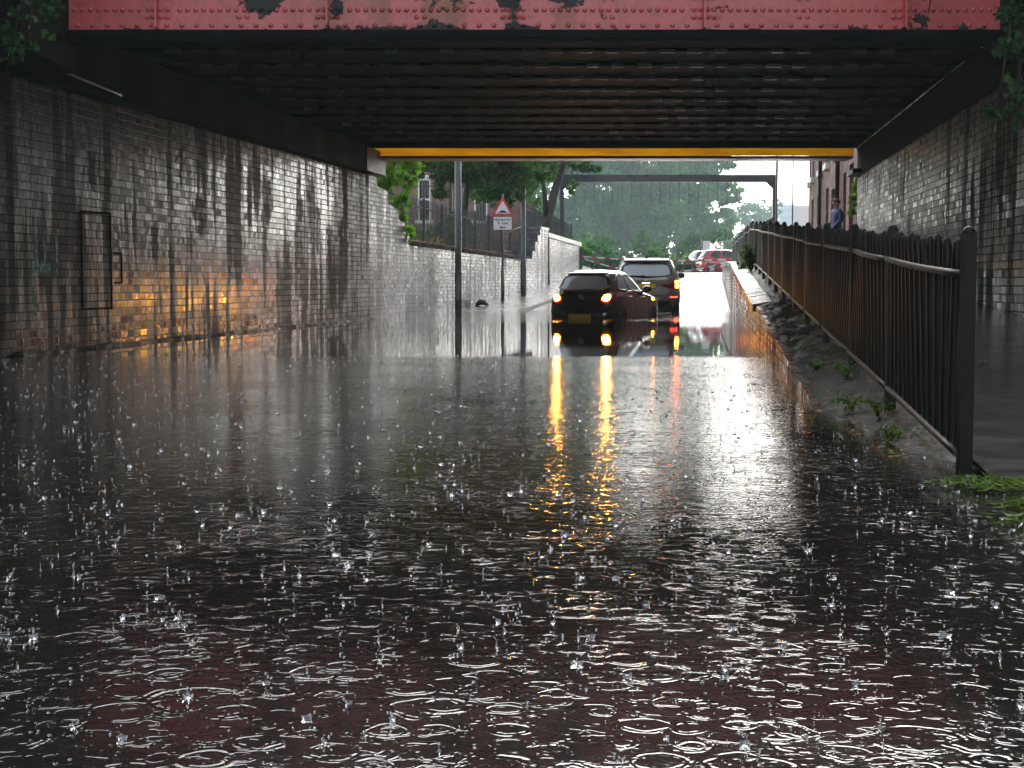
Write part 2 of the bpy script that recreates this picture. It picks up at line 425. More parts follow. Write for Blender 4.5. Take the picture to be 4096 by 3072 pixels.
# ------------------------------------------------------------------ plan of the place
def lerp_tab(tab, x):
    if x <= tab[0][0]: return tab[0][1]
    for (a, b), (c, d) in zip(tab, tab[1:]):
        if x <= c: return b + (d-b)*(x-a)/(c-a)
    return tab[-1][1]
def Lx(Y): return -5.65+.1387*(Y-17) if Y < 34.3 else -3.25+.18*(Y-34.3)      # road face of the left walls
def Rx(Y): return 5.79+.119*(Y-17)                                            # face of the right abutment
def Fx(Y): return .73+.129*Y                                                  # road face of the low retaining wall
def Nx(Y): return 1.11+.13*Y                                                  # line of the right railing
def road(Y): return lerp_tab([(24.8,-.9),(73.5,1.29),(110,1.42),(700,3)], Y)
def pave(Y): return road(Y)+.08
def foot(Y): return lerp_tab([(2,-.26),(6,-.0),(38,1.32),(50,1.42),(75,1.48),(110,1.5),(700,3)], Y)
def fbase(Y): return lerp_tab([(4.04,0),(38,1.40),(50,1.52),(75,1.72)], Y)    # underside of the railing
def cedge(Y): return lerp_tab([(8,-.07),(9.7,0),(42,1.36),(48,1.47),(70,1.6)], Y)   # road edge of the coping
def kx(Y): return Lx(Y)+1.9

def strip(name, rows, mat, kind='structure', thick=None):
    """rows: list of [(x,y,z)...] of equal length"""
    n = len(rows[0]); vs = [p for r in rows for p in r]
    fs = [(i*n+j, i*n+j+1, (i+1)*n+j+1, (i+1)*n+j) for i in range(len(rows)-1) for j in range(n-1)]
    m = MB(); m.add(vs, fs, True); o = m.build(name, mat, fix=False)
    return tag(o, kind=kind)

rows = []
Ys = [-40, -20, -5, 0] + [2+2*i for i in range(40)] + [85, 90, 100, 115, 130, 160, 200, 300, 450, 700]
for Y in Ys:
    r = road(Y); k = min(1, max(0, (Y-72)/14)); yy = min(Y, 90)
    L = Lx(min(max(Y, 17), 90)); F = Fx(min(max(Y, 5), 90)); W = Rx(min(max(Y, 5), 90))
    lv = 1.7*(1-k)+r*k; fv = foot(Y)
    rows.append([(L-500, Y, lv+4), (L-60, Y, lv+3), (L-14, Y, lv+1.1*(1-k)), (L-4, Y, lv+.15), (L-.4, Y, lv), (L-.2, Y, r),
                 ((L+F)/2, Y, r), (F+.12, Y, r), (F+.3, Y, fv-.4), (F+1.5, Y, fv-.02), (W+.3, Y, fv), (W+12, Y, fv+.1), (W+80, Y, fv+.5), (W+500, Y, fv+2)])
ground = strip('ground', rows, MAT['soil'])
tag(ground, kind='structure')
# road: rises out of the flood and levels out at a junction
rows = []
for Y in [30+1.5*i for i in range(30)] + [76, 80, 86, 94, 104, 118, 135]:
    x0 = kx(Y) if Y < 74 else kx(74)-min(26, (Y-74)*4)
    x1 = Fx(Y)+.02 if Y < 72 else Fx(72)+min(30, (Y-72)*3)
    z = road(Y)+.012
    rows.append([(x0+(x1-x0)*i/6, Y, z) for i in range(7)])
strip('road', rows, MAT['asphalt'])
# left pavement with its kerb
rows = []; krows = []
for Y in [34.5+1.5*i for i in range(27)]:
    z = pave(Y)
    rows.append([(Lx(Y)-.02, Y, z), (Lx(Y)+.9, Y, z-.005), (kx(Y)-.14, Y, z-.02)])
    krows.append([(kx(Y)-.14, Y, z-.2), (kx(Y)-.138, Y, z-.016), (kx(Y)-.02, Y, z-.018), (kx(Y), Y, z-.035), (kx(Y)+.004, Y, z-.25)])
strip('pavement', rows, MAT['paving'])
strip('kerb', krows, simple('granite_kerb', (.08,.08,.08), .7, var=.3, spec=.2))
# right footway above the road, sloping down into the flood
rows = []
for Y in [2+1.5*i for i in range(46)]:
    z = foot(Y)+.006
    rows.append([(Nx(Y)+.10, Y, z), (Nx(Y)+.8, Y, z+.004), ((Nx(Y)+Rx(Y))/2, Y, z+.004), (Rx(Y)+.02, Y, z+.002)])
strip('footway', rows, MAT['footway'])
# flood water, one flat sheet
m = MB(); m.add([(-30,-25,0),(30,-25,0),(30,46.5,0),(-30,46.5,0)], [(0,1,2,3)])
water = m.build('flood_water', MAT['water'], fix=False); tag(water, kind='structure')

MAT['padstone'] = simple('grey_padstone', (.06,.062,.065), .5, var=.4, nscale=12, bump=.5)
# ------------------------------------------------------------------ abutments
def wall_prism(m, Xf, Y0, Y1, zb, poly_top, thick, n=12):
    """solid wall: road face follows Xf(Y), top follows poly_top(Y), runs thick to the side (sign gives side)"""
    Yl = [Y0+(Y1-Y0)*i/n for i in range(n+1)]
    vs = []
    for Y in Yl:
        x = Xf(Y); zt = poly_top(Y); b = zb(Y) if callable(zb) else zb
        vs += [(x, Y, b), (x, Y, zt), (x+thick, Y, zt), (x+thick, Y, b)]
    fs = []
    for i in range(n):
        for j in range(4):
            fs.append((i*4+j, i*4+(j+1) % 4, (i+1)*4+(j+1) % 4, (i+1)*4+j))
    fs += [(0,1,2,3), tuple(n*4+j for j in (3,2,1,0))]
    return m.add(vs, fs)
T = thing('bridge_abutment', 'long wet white glazed brick wall under the bridge, lit orange by car lamps', 'wall', (Lx(17), 17, 0))
def put(o, parent):           # parts are modelled in place; keep them there under a moved Empty
    o.parent = parent; o.matrix_parent_inverse = Matrix.LocRotScale(parent.location, parent.rotation_euler, None).inverted(); return o
m = MB(); wall_prism(m, Lx, 17.05, 34.3, -1.3, lambda Y: 3.15+.006*(Y-17), -.7)
put(m.build('brick_face', MAT['glazed']), T)
m = MB(); wall_prism(m, lambda Y: Lx(Y)+.20+.03*math.sin(Y*3.1), 17.3, 34.0, lambda Y: 3.17+.006*(Y-17), lambda Y: 3.84, -.8, 40)
put(m.build('bearing_course', MAT['darkstone']), T)
m = MB(); wall_prism(m, lambda Y: Lx(Y)+.26, 33.05, 34.75, 3.28, lambda Y: 3.8, -1.1, 2)
put(m.build('padstone', MAT['padstone']), T)
m = MB(); wall_prism(m, lambda Y: Lx(Y)-.45, 17.1, 34.2, 3.0, lambda Y: 4.6, -.2)  # added backing, blocks sky light leaking in above the wall
put(m.build('leak_backing', MAT['darkstone']), T)
m = MB(); wall_prism(m, lambda Y: Lx(Y)+.09+.012*math.sin(Y*5), 17.05, 34.3, -1.2, lambda Y: .035+.01*math.sin(Y*2.3), -.2, 60)
put(m.build('base_plinth', MAT['darkbrick']), T)
# remains of fittings on the wall: a dark outlined panel and a small box beside it, flat strips
def on_left(Y, z, d): return (Lx(Y)+d, Y, z)
m = MB()
def strip_on(m, y0, z0, y1, z1, w, d=.012):
    if abs(y1-y0) < 1e-6: P = [(y0-w, z0), (y0+w, z0), (y0+w, z1), (y0-w, z1)]
    else: P = [(y0, z0-w), (y1, z1-w), (y1, z1+w), (y0, z0+w)]
    m.prism(P, lambda u, v, k: on_left(u, v, k), .001, d)
# panel corners
for a in ((18.85,.52,18.85,1.72,.012),(19.75,.48,19.75,1.74,.02),(18.85,1.72,19.75,1.73,.016),(18.85,.50,19.75,.50,.014)):
    strip_on(m, *a)
put(m.build('panel_outline', MAT['mark']), T)
m = MB()
for a in ((19.85,1.22,20.1,1.22,.012),(20.1,.83,20.1,1.22,.012),(19.85,.83,20.1,.83,.012)):
    strip_on(m, *a)
put(m.build('box_outline', MAT['mark']), T)
# faded green paint marks
gm = NT('faded_green_spray_paint'); gn = gm.noise(gm.obj(), 9., 4, .65)
gm.P(Base_Color=(.05,.30,.20), Roughness=.5, Alpha=gm.ramp(gn, [(.36,0),(.6,.8)])); 
m = MB()
for a in ((17.55,.45,17.55,1.02,.035),(17.62,1.0,17.62,1.42,.03),(17.55,.98,17.98,1.02,.045),(17.82,.95,17.82,1.45,.03),(18.15,.9,18.15,1.5,.03)):
    strip_on(m, *a, d=.004)
put(m.build('graffiti', gm.m), T)
m = MB(); m.tube([on_left(17.1+.3*i, 3.33-.012*i, .28+.01*(i % 2)) for i in range(9)] + [on_left(19.6, 3.3, .2)], .016, 6)
put(m.build('conduit', MAT['galv']), T)

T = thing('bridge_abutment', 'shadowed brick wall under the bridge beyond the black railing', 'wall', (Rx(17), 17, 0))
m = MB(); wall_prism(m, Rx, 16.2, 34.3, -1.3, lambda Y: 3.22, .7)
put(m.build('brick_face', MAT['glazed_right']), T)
m = MB(); wall_prism(m, lambda Y: Rx(Y)-.02, 16.2, 34.25, 3.24, lambda Y: 3.84, .8)
put(m.build('bearing_course', MAT['darkstone']), T)
m = MB(); wall_prism(m, lambda Y: Rx(Y)-.22, 33.3, 34.6, 3.24, lambda Y: 3.34, .8, 1)
put(m.build('padstone', MAT['padstone']), T)
es = NT('painted_light_leak'); en = es.noise(es.obj(), 2.2, 2, .5, (.2,1,.2))
es.P(Base_Color=es.mix(es.ramp(en, [(.45,0),(.5,1)]), (.012,.012,.012), (.75,.78,.8)), Roughness=.35)  # pale dashes paint the light leaking through the gap under the deck
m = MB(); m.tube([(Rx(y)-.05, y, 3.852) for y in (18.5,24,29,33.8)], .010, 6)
put(m.build('light_leak_strip', es.m), T)
m = MB(); wall_prism(m, lambda Y: Rx(Y)+.45, 17.1, 34.2, 3.0, lambda Y: 4.6, .2)  # added behind the bearing course to shut out sky light
put(m.build('leak_backing', MAT['darkstone']), T)

# near piers that carry the front girder
T = thing('brick_pier', 'sooty dark brick pier edging the white brick wall, ivy on top', 'pier', (-7, 16.5, 0))
m = MB(); m.hexa([(Lx(15.4),15.4,-1.3),(Lx(17.02)+.02,17.02,-1.3),(-9.5,17.02,-1.3),(-9.5,15.4,-1.3),(Lx(15.4),15.4,3.2),(Lx(17.02)+.02,17.02,3.2),(-9.5,17.02,3.2),(-9.5,15.4,3.2)])
put(m.build('shaft', MAT['darkbrick']), T)
m = MB(); m.box((-9.6, 15.3, 3.21), (-4.95, 17.3, 5.6)); put(m.build('cap', MAT['darkstone']), T)
T = thing('brick_pier', 'dark brick pier at the right end of the red girder, overgrown with ivy', 'pier', (7, 16, 0))
m = MB(); m.box((5.62, 14.6, -1.3), (9.5, 16.18, 3.3)); put(m.build('shaft', MAT['darkbrick']), T)
m = MB(); m.box((5.45, 15.3, 3.31), (9.6, 17.3, 5.6)); put(m.build('cap', MAT['darkstone']), T)

# ------------------------------------------------------------------ railway bridge
B = thing('railway_bridge', 'low railway bridge with flaking red riveted girder and yellow far edge', 'bridge', (0, 17, 3.5))
GX0, GX1 = -4.95, 5.45
m = MB(); m.box((GX0, 17.0, 3.63), (GX1, 17.03, 4.55)); m.box((GX0, 16.985, 3.64), (GX1, 16.998, 3.765))
SX = [-3.955, -2.056, .011, 2.142, 4.371]
for sx in SX:
    m.box((sx-.15, 16.984, 3.77), (sx+.15, 16.9985, 4.5)); m.box((sx-.075, 16.97, 3.66), (sx+.075, 16.983, 4.5))
    m.box((sx-.012, 16.86, 3.66), (sx+.012, 16.969, 4.5))
def rivet(x, z, y=16.985): m.ball((x, y, z), .030, 8, 5, (1, .8, 1))
x = GX0+.06
while x < GX1-.05:
    if min(abs(x-s) for s in SX) > .17: rivet(x, 3.872, 17.0)
    x += .0905
x = GX0+.1
while x < GX1-.05:
    if min(abs(x-s) for s in SX) > .05: rivet(x, 3.70)
    x += .166
for s in SX:
    for dx in (-.112, -.045, .045, .112):
        for z in [3.79, 3.872] + [4.0+.115*i for i in range(5)]: rivet(s+dx, z, 16.97 if abs(dx) < .08 else 16.984)
for a, b in zip(SX, SX[1:]):
    c = (a+b)/2
    for dx in (-.045, .045):
        for z in [3.79] + [4.0+.115*i for i in range(5)]: rivet(c+dx, z, 17.0)
put(m.build('front_girder', MAT['red']), B)
m = MB(); m.box((GX0-.1, 16.83, 3.535), (GX1+.1, 17.3, 3.628)); m.box((GX0-.1, 16.86, 3.50), (GX1+.1, 17.2, 3.534))
put(m.build('bottom_flange', MAT['steel_black']), B)
m = MB(); m.box((GX0, 16.9, 5.46), (GX1, 17.3, 5.54)); put(m.build('top_flange', MAT['steel_black']), B)
m = MB(); m.box((GX0, 17.0, 4.553), (GX1, 17.03, 5.455)); put(m.build('unseen_dark_plate', MAT['darkstone']), B)  # out of view; coloured dark to keep red out of the water's reflection
m = MB(); m.hexa([(-7.2,17.04,3.99),(7.6,17.04,3.99),(10.5,34.2,3.99),(-5.4,34.2,3.99),(-7.2,17.04,4.9),(7.6,17.04,4.9),(10.5,34.2,4.9),(-5.4,34.2,4.9)])
put(m.build('deck', MAT['steel_black']), B)
for i in range(12):
    y = 17.75+1.35*i
    m = MB(); m.box((Lx(y)-.3, y, 3.945), (Rx(y)+.3, y+.3, 3.985))
    m.cur = 1; x = Lx(y)+.5
    while x < Rx(y)-.4:
        if rnd.random() > .12: m.box((x, y-.02, 3.915), (x+.17+.05*rnd.random(), y-.002, 3.965))
        x += .37
    put(m.build('cross_girder', [MAT['steel_black'], MAT['glint_plate']]), B)
YF = 34.05
m = MB(); m.box((Lx(34.3)-1.2, YF, 3.86), (Rx(34.3)+.2, YF+.2, 5.7)); put(m.build('far_girder', MAT['steel_black']), B)
m = MB(); m.box((Lx(34.3)+.15, YF+.22, 3.695), (Rx(34.3)-.10, YF+.228, 3.99)); put(m.build('backlit_beam_face', MAT['yellow']), B)  # added translucent sheet stands in for the beam's bright yellow face
m = MB(); m.box((Lx(34.3)+.15, YF+.2, 3.63), (Rx(34.3)-.12, YF+.95, 3.69)); put(m.build('lit_flange_strip', MAT['white']), B)  # white paint stands in for light on the wet flange underside

# ------------------------------------------------------------------ walls beyond the bridge, left
def face_prism(m, poly, Xf, d0, d1):
    return m.prism(poly, lambda u, v, d: (Xf(u)+d, u, v), d0, d1)
T = thing('brick_wall', 'wet grey brick wing wall with a sloping top, running from the bridge to the broken pier', 'wall', (Lx(36), 36, 0))
m = MB(); face_prism(m, [(34.32,-1),(54.5,-.3),(54.5,1.62),(38.05,1.77),(38.0,2.0),(37.6,2.05),(37.55,2.3),(37.0,2.35),(36.9,2.6),(36.0,2.7),(35.9,3.0),(35.0,3.05),(34.95,3.25),(34.32,3.27)], Lx, 0, -.55)
put(m.build('brick_face', MAT['wing']), T)
m = MB(); y = 38.1
while y < 54.4:                       # brick-on-edge coping, some missing
    if not 43.6 < y < 44.2: face_prism(m, [(y, 1.775-.0092*(y-38)), (y+.1, 1.774-.0092*(y-38)), (y+.1, 1.87-.0092*(y-38)+.01*rnd.random()), (y, 1.87-.0092*(y-38))], Lx, .05+.02*rnd.random(), -.42)
    y += .112
put(m.build('coping', MAT['darkstone']), T)
T = thing('brick_pier', 'broken pale brick pier with a toothed edge between two walls', 'pier', (Lx(57), 57, 0))
m = MB(); face_prism(m, [(54.55,-.3),(59.6,.2),(59.6,2.86),(57.7,2.86),(57.7,2.62),(57.1,2.62),(57.1,2.34),(56.5,2.34),(56.5,2.0),(55.9,2.0),(55.9,1.7),(54.55,1.68)], Lx, .12, -.6)
put(m.build('shaft', MAT['wing']), T)
m = MB(); face_prism(m, [(57.7,2.865),(59.6,2.865),(59.6,2.97),(57.7,2.96)], Lx, .16, -.6); put(m.build('cap', MAT['stone']), T)
m = MB(); m.cyl((Lx(59.75)+.12, 59.75, .5), (Lx(59.75)+.12, 59.75, 2.6), .045, n=8)
tag(m.build('drainpipe', MAT['darkgrey']), 'thin dark drainpipe on the wall beside the broken pier', 'pipe')
T = thing('brick_wall', 'pale brick wall with flat stone coping and striped tape tied to its far end', 'wall', (Lx(64), 64, 0))
m = MB(); face_prism(m, [(59.9,.2),(69.6,.7),(69.6,2.48),(59.9,2.62)], Lx, .02, -.5); put(m.build('brick_face', MAT['wing_far']), T)
m = MB()
for a, b in ((59.9,64.6),(64.63,69.65)):
    face_prism(m, [(a,2.625-.0144*(a-59.9)),(b,2.625-.0144*(b-59.9)),(b,2.80-.0144*(b-59.9)),(a,2.80-.0144*(a-59.9))], Lx, .1, -.58)
put(m.build('coping', MAT['stone']), T)
m = MB(); m.box((Lx(69.7)-.4, 69.66, .8), (Lx(69.7)+.12, 70.3, 2.45)); put(m.build('end_post', MAT['wing']), T)

# ------------------------------------------------------------------ retaining wall and footway edge, right
T = thing('retaining_wall', 'low wet red brick retaining wall rising out of the flood below the railing', 'wall', (Fx(20), 20, 0))
m = MB(); wall_prism(m, Fx, 8.6, 68, lambda Y: road(Y)-.3, lambda Y: cedge(Y)-(.11 if Y > 21.8 else .0), .3, 60)
put(m.build('brick_face', MAT['redbrick_wet']), T)
m = MB(); y = 21.9
while y < 67.8:
    j = .012*rnd.random(); z0 = cedge(y)
    zi = max(fbase(y)-.12, z0)
    m.hexa([(Fx(y)-.04-j,y,z0-.105),(Nx(y)-.16,y,z0-.105),(Nx(y)-.16,y+.205,z0-.097),(Fx(y)-.04-j,y+.205,z0-.097),
            (Fx(y)-.04-j,y,z0+j),(Nx(y)-.16,y,z0+(zi-z0)*.45+j),(Nx(y)-.16,y+.2,z0+(zi-z0)*.45+.008+j),(Fx(y)-.04-j,y+.2,z0+.008+j)])
    y += .215
put(m.build('coping', MAT['copingbrick']), T)
# broken rubble bank between the wall and the railing
nb_, nc_ = 420, 13; V = []; rr = random.Random(3)
from mathutils import noise as mnoise
for i in range(nb_+1):
    Y = 6.2+(67.9-6.2)*(i/nb_)**1.7
    for j in range(nc_):
        k = j/(nc_-1); a = Fx(Y)+.02 if Y < 21.9 else Fx(Y)+.12; b = Nx(Y)+.16
        x = a+(b-a)*k
        n1 = mnoise.noise(Vector((x*2.6, Y*1.7, 3.))); n2 = mnoise.noise(Vector((x*9, Y*6, 7.))); n3 = mnoise.noise(Vector((x*22, Y*14, 1.)))
        z = cedge(Y)+(fbase(Y)-.10-cedge(Y))*k**.9+.045*n1+.034*n2+.020*n3-(.05 if Y > 21.9 and k < .5 else 0)
        if j == 0: z -= .02+.03*abs(n2)
        if j == nc_-1: z = foot(Y)-.02
        V.append((x+(.03*n2 if 0 < j < nc_-1 else (.03*n1 if j == 0 and Y < 21.9 else 0)), Y, z))
F = [(i*nc_+j, i*nc_+j+1, (i+1)*nc_+j+1, (i+1)*nc_+j) for i in range(nb_) for j in range(nc_-1)]
rt = NT('wet_broken_mortar'); ro = rt.obj(); rn = rt.noise(ro, 6., 5, .65); rm_ = rt.noise(ro, 1.6, 4, .6); rf = rt.noise(ro, 40., 3, .6)
rc = rt.mix(rt.ramp(rn, [(.35,0),(.65,1)]), (.006,.0055,.005), (.032,.030,.027))
rc = rt.mix(rt.ramp(rm_, [(.52,0),(.62,.85)]), rc, (.014,.022,.007))
rc = rt.mix(rt.ramp(rt.noise(ro, 3.1, 3), [(.60,0),(.66,.7)]), rc, (.06,.022,.015))
rt.P(Base_Color=rc, Roughness=rt.math('MULTIPLY_ADD', rn, .5, .25), Normal=rt.bump(rt.math('ADD', rn, rt.math('MULTIPLY', rf, .5)), 1., .02))
rt.set(rt.b, 'Specular IOR Level', .15); rub = rt.m
o = raw_mesh('rubble_bank', V, F, rub, smooth=True); put(o, T)
m = MB()
for i in range(26):
    Y = 38.6+i*1.1
    m.hexa([(Fx(Y)-.35,Y,road(Y)-.1),(Fx(Y)-.02,Y,road(Y)-.1),(Fx(Y+1.08)-.02,Y+1.08,road(Y+1)-.1),(Fx(Y+1.08)-.35,Y+1.08,road(Y+1)-.1),
            (Fx(Y)-.33,Y,road(Y)+.11),(Fx(Y)-.02,Y,road(Y)+.11),(Fx(Y+1.08)-.02,Y+1.08,road(Y+1.08)+.11),(Fx(Y+1.08)-.33,Y+1.08,road(Y+1.08)+.11)])
tag(m.build('kerb', MAT['stone']), kind='structure')

# ------------------------------------------------------------------ railings
def railing(T, line, zb, Y0, Y1, post_gap, pitch, hgt, rail_h, br, mat, railmat, lean=lambda Y: 0., skip=(), pr=.028, low=.0):
    """posts, one bar panel and two rails per bay"""
    n = max(1, round((Y1-Y0)/post_gap)); st = (Y1-Y0)/n
    for i in range(n+1):
        Y = Y0+i*st; x = line(Y)+lean(Y)*.3
        m = MB(); m.box((x-pr, Y-pr, zb(Y)-.35), (x+pr, Y+pr, zb(Y)+hgt-.0)); m.ball((x, Y, zb(Y)+hgt), pr*1.1, 8, 5)
        put(m.build('post', mat), T)
    for i in range(n):
        a = Y0+i*st; b = a+st; m = MB(); k = 0; y = a+pitch*.6
        while y < b-pitch*.4:
            if not any(abs(y-s) < pitch*.5 for s in skip):
                x = line(y); l = lean(y); z = zb(y); h = hgt-.02+.012*math.sin(y*9)
                m.tube([(x, y, z-.01), (x+l*.8, y, z+rail_h), (x+l, y, z+h-.05), (x+l, y, z+h-.012), (x+l, y, z+h)], [br, br, br, br*.75, br*.2], 6, cap=False)
            y += pitch
        put(m.build('bar_panel', mat), T)
        for zz, rr_, l2 in ((rail_h, .019, .8), (low, .017, 0.)):
            m = MB(); N = 6
            m.tube([(line(a+st*j/N)+lean(a+st*j/N)*l2-.024, a+st*j/N, zb(a+st*j/N)+zz) for j in range(N+1)], rr_, 6)
            put(m.build('rail', railmat), T)
T = thing('railing', 'long black iron bar railing with round tops beside the raised footway', 'railing', (Nx(6.46), 6.46, 0))
railing(T, Nx, fbase, 6.46, 67.5, 2.55, .19, .95, .77, .0225, MAT['rail'], MAT['railrust'], lambda Y: -.035*math.sin(Y*.9)+.02*math.sin(Y*2.3), skip=(10.2,))
T = thing('railing', 'bent grey iron railing on the wing wall behind the lamp column', 'railing', (-3, 38, 1.85))
railing(T, lambda Y: -10.02+.18*Y, lambda Y: 1.88-.003*(Y-38), 37.3, 53.6, 2.3, .17, 1.27, 1.02, .013, MAT['darkgrey'], MAT['galv'], lambda Y: .05*math.sin(Y*.8), pr=.035)
T = thing('railing', 'collapsed end of the grey iron railing leaning by the warning sign', 'railing', (-.3, 54.2, 1.85))
m = MB()
for i in range(9):
    y = 53.9+.16*i; x = -10.02+.18*y
    m.tube([(x+.1, y, 1.7), (x+.22+.05*i, y+.25, 1.8+1.02+.05*i)], .013, 6, cap=False)
put(m.build('bar_panel', MAT['darkgrey']), T)
m = MB(); m.tube([(-.3,53.9,1.95),(-.02,55.2,1.95)], .018, 6); m.tube([(-.17,54.1,2.6),(.5,55.5,2.95)], .018, 6)
put(m.build('rail', MAT['galv']), T)
T = thing('railing', 'dark iron railing on top of the pale brick wall by the leaning tree', 'railing', (1, 60, 2.7))
railing(T, lambda Y: -9.75+.18*Y, lambda Y: 2.75-.02*(Y-57), 56.5, 69.3, 2.55, .17, 1.02, .85, .013, MAT['darkgrey'], MAT['galv'], lambda Y: .04*math.sin(Y), pr=.035)
T = thing('railing', 'tall thin spiked park railing behind the trees and the grey railing', 'railing', (-3, 60, 3))
m = MB()
for i in range(50):
    x = -5.2+.11*i; y = 62.5+x*.25
    m.tube([(x, y, 2.2), (x, y, 5.0), (x, y, 5.15)], [.014, .014, .002], 5, cap=False)
put(m.build('bar_panel', MAT['darkgrey']), T)
for zz in (2.5, 4.75):
    m = MB(); m.box((-5.3, 61.1, zz), (-5.25, 61.2, zz+.02)); m.tube([(-5.2,61.2,zz),(.3,62.58,zz)], .025, 6); put(m.build('rail', MAT['darkgrey']), T)
for i in range(3):
    x = -4.9+2.4*i; m = MB(); m.box((x-.06, 62.4+x*.25, 2), (x+.06, 62.52+x*.25, 5.1)); put(m.build('post', MAT['darkgrey']), T)
# ------------------------------------------------------------------ cars
def catmull(tab, N):
    A = np.array(tab, float); n = len(A); out = []
    for i in range(n-1):
        p0, p1, p2, p3 = A[max(i-1,0)], A[i], A[i+1], A[min(i+2,n-1)]
        for k in range(N):
            t = k/N
            out.append(.5*((2*p1)+(-p0+p2)*t+(2*p0-5*p1+4*p2-p3)*t*t+(-p0+3*p1-3*p2+p3)*t**3))
    out.append(A[-1]); return np.array(out)
def chaikin(P, it=3):
    for _ in range(it):
        Q = []
        for (a, b), (c, d) in zip(P, P[1:]+P[:1]):
            Q += [(a*.75+c*.25, b*.75+d*.25), (a*.25+c*.75, b*.25+d*.75)]
        P = Q
    return P
def inpoly(P, x, y):
    c = False; j = len(P)-1
    for i in range(len(P)):
        if (P[i][1] > y) != (P[j][1] > y) and x < (P[j][0]-P[i][0])*(y-P[i][1])/(P[j][1]-P[i][1])+P[i][0]: c = not c
        j = i
    return c
def centroid(P): return (sum(p[0] for p in P)/len(P), sum(p[1] for p in P)/len(P))
def scaled(P, s, c=None):
    c = c or centroid(P); return [(c[0]+(x-c[0])*s, c[1]+(y-c[1])*s) for x, y in P]
def grown(P, d):
    c = centroid(P); Q = []
    for x, y in P:
        l = math.hypot(x-c[0], y-c[1]); Q.append((c[0]+(x-c[0])*(l+d)/l, c[1]+(y-c[1])*(l+d)/l))
    return Q
class Shell:
    """car skin as stacked plan outlines; z -> rear y, front y, half width, roundness"""
    def __init__(s, tab):
        s.t = catmull(tab, 8)
    def at(s, z):
        t = s.t; return [float(np.interp(z, t[:,0], t[:,k])) for k in (1,2,3,4)]
    def rear(s, x, z, off=0.):
        yr, yf, w, n = s.at(z); c, h = (yr+yf)/2, (yf-yr)/2
        return (x, c-h*max(0., 1-min(1., abs(x)/w)**n)**(1/n)-off, z)
    def front(s, x, z, off=0.):
        yr, yf, w, n = s.at(z); c, h = (yr+yf)/2, (yf-yr)/2
        return (x, c+h*max(0., 1-min(1., abs(x)/w)**n)**(1/n)+off, z)
    def side(s, y, z, off=0., sg=1):
        yr, yf, w, n = s.at(z); c, h = (yr+yf)/2, (yf-yr)/2
        return (sg*(w*max(0., 1-min(1., abs((y-c)/h))**n)**(1/n)+off), y, z)
    def body(s, NA=128):
        V = []; out = []
        a = np.linspace(0, 2*PI, 3001)
        for z, yr, yf, w_, n in s.t:
            ca, sa = np.cos(a), np.sin(a)
            x = w_*np.sign(ca)*np.abs(ca)**(2/n); y = (yr+yf)/2+(yf-yr)/2*np.sign(sa)*np.abs(sa)**(2/n)
            d = np.r_[0, np.cumsum(np.hypot(np.diff(x), np.diff(y)))]; u = np.linspace(0, d[-1], NA+1)[:-1]
            V += [(float(p), float(q), float(z)) for p, q in zip(np.interp(u, d, x), np.interp(u, d, y))]
        nz = len(s.t)
        F = [(i*NA+j, i*NA+(j+1) % NA, (i+1)*NA+(j+1) % NA, (i+1)*NA+j) for i in range(nz-1) for j in range(NA)]
        return V, F, NA, nz
def patch(m, P, fn, off, rings=5):
    c = centroid(P); n = len(P); V = [fn(c[0], c[1], off)]
    for r in range(1, rings+1):
        V += [fn(x, y, off) for x, y in scaled(P, r/rings, c)]
    F = [(0, 1+i, 1+(i+1) % n) for i in range(n)]
    for r in range(rings-1):
        F += [(1+r*n+i, 1+(r+1)*n+i, 1+(r+1)*n+(i+1) % n, 1+r*n+(i+1) % n) for i in range(n)]
    m.add(V, F, True); return m
def ringpatch(m, P, fn, off, w0, w1):
    A = grown(P, w0); B = grown(P, w1); n = len(P)
    V = [fn(x, y, off) for x, y in A]+[fn(x, y, off) for x, y in B]+[fn(x, y, off-.02) for x, y in A]+[fn(x, y, off-.02) for x, y in B]
    F = []
    for i in range(n):
        j = (i+1) % n
        F += [(i, j, n+j, n+i), (i, 2*n+i, 2*n+j, j), (n+i, n+j, 3*n+j, 3*n+i)]
    m.add(V, F, True); return m
def mirror(P): return [(-x, y) for x, y in P][::-1]

def glass_mat(name, tint, mirror_=.10, haze=.12, hazecol=(.55,.60,.62)):
    t = NT(name)
    tr = t.n('ShaderNodeBsdfTransparent', None, Color=tint); gl = t.n('ShaderNodeBsdfGlossy', None, Color=(.9,.95,1), Roughness=.03)
    df = t.n('ShaderNodeBsdfDiffuse', None, Color=hazecol)
    fr = t.n('ShaderNodeFresnel', None, IOR=1.45)
    m1 = t.n('ShaderNodeMixShader', None, i0=haze, i1=tr.outputs[0], i2=df.outputs[0])
    m2 = t.n('ShaderNodeMixShader', None, i0=t.math('ADD', fr.outputs[0], mirror_, clamp=True), i1=m1.outputs[0], i2=gl.outputs[0])
    t.t.links.new(m2.outputs[0], t.out.inputs[0]); return t.m
MAT['glass'] = glass_mat('bright_veil_car_glass', (.72,.78,.78), .10, .5, (.66,.72,.74))  # pale veil stands in for the bright road seen through the windows
MAT['glass_tint'] = glass_mat('tinted_car_glass', (.30,.34,.36), .02, .04, (.1,.1,.1))
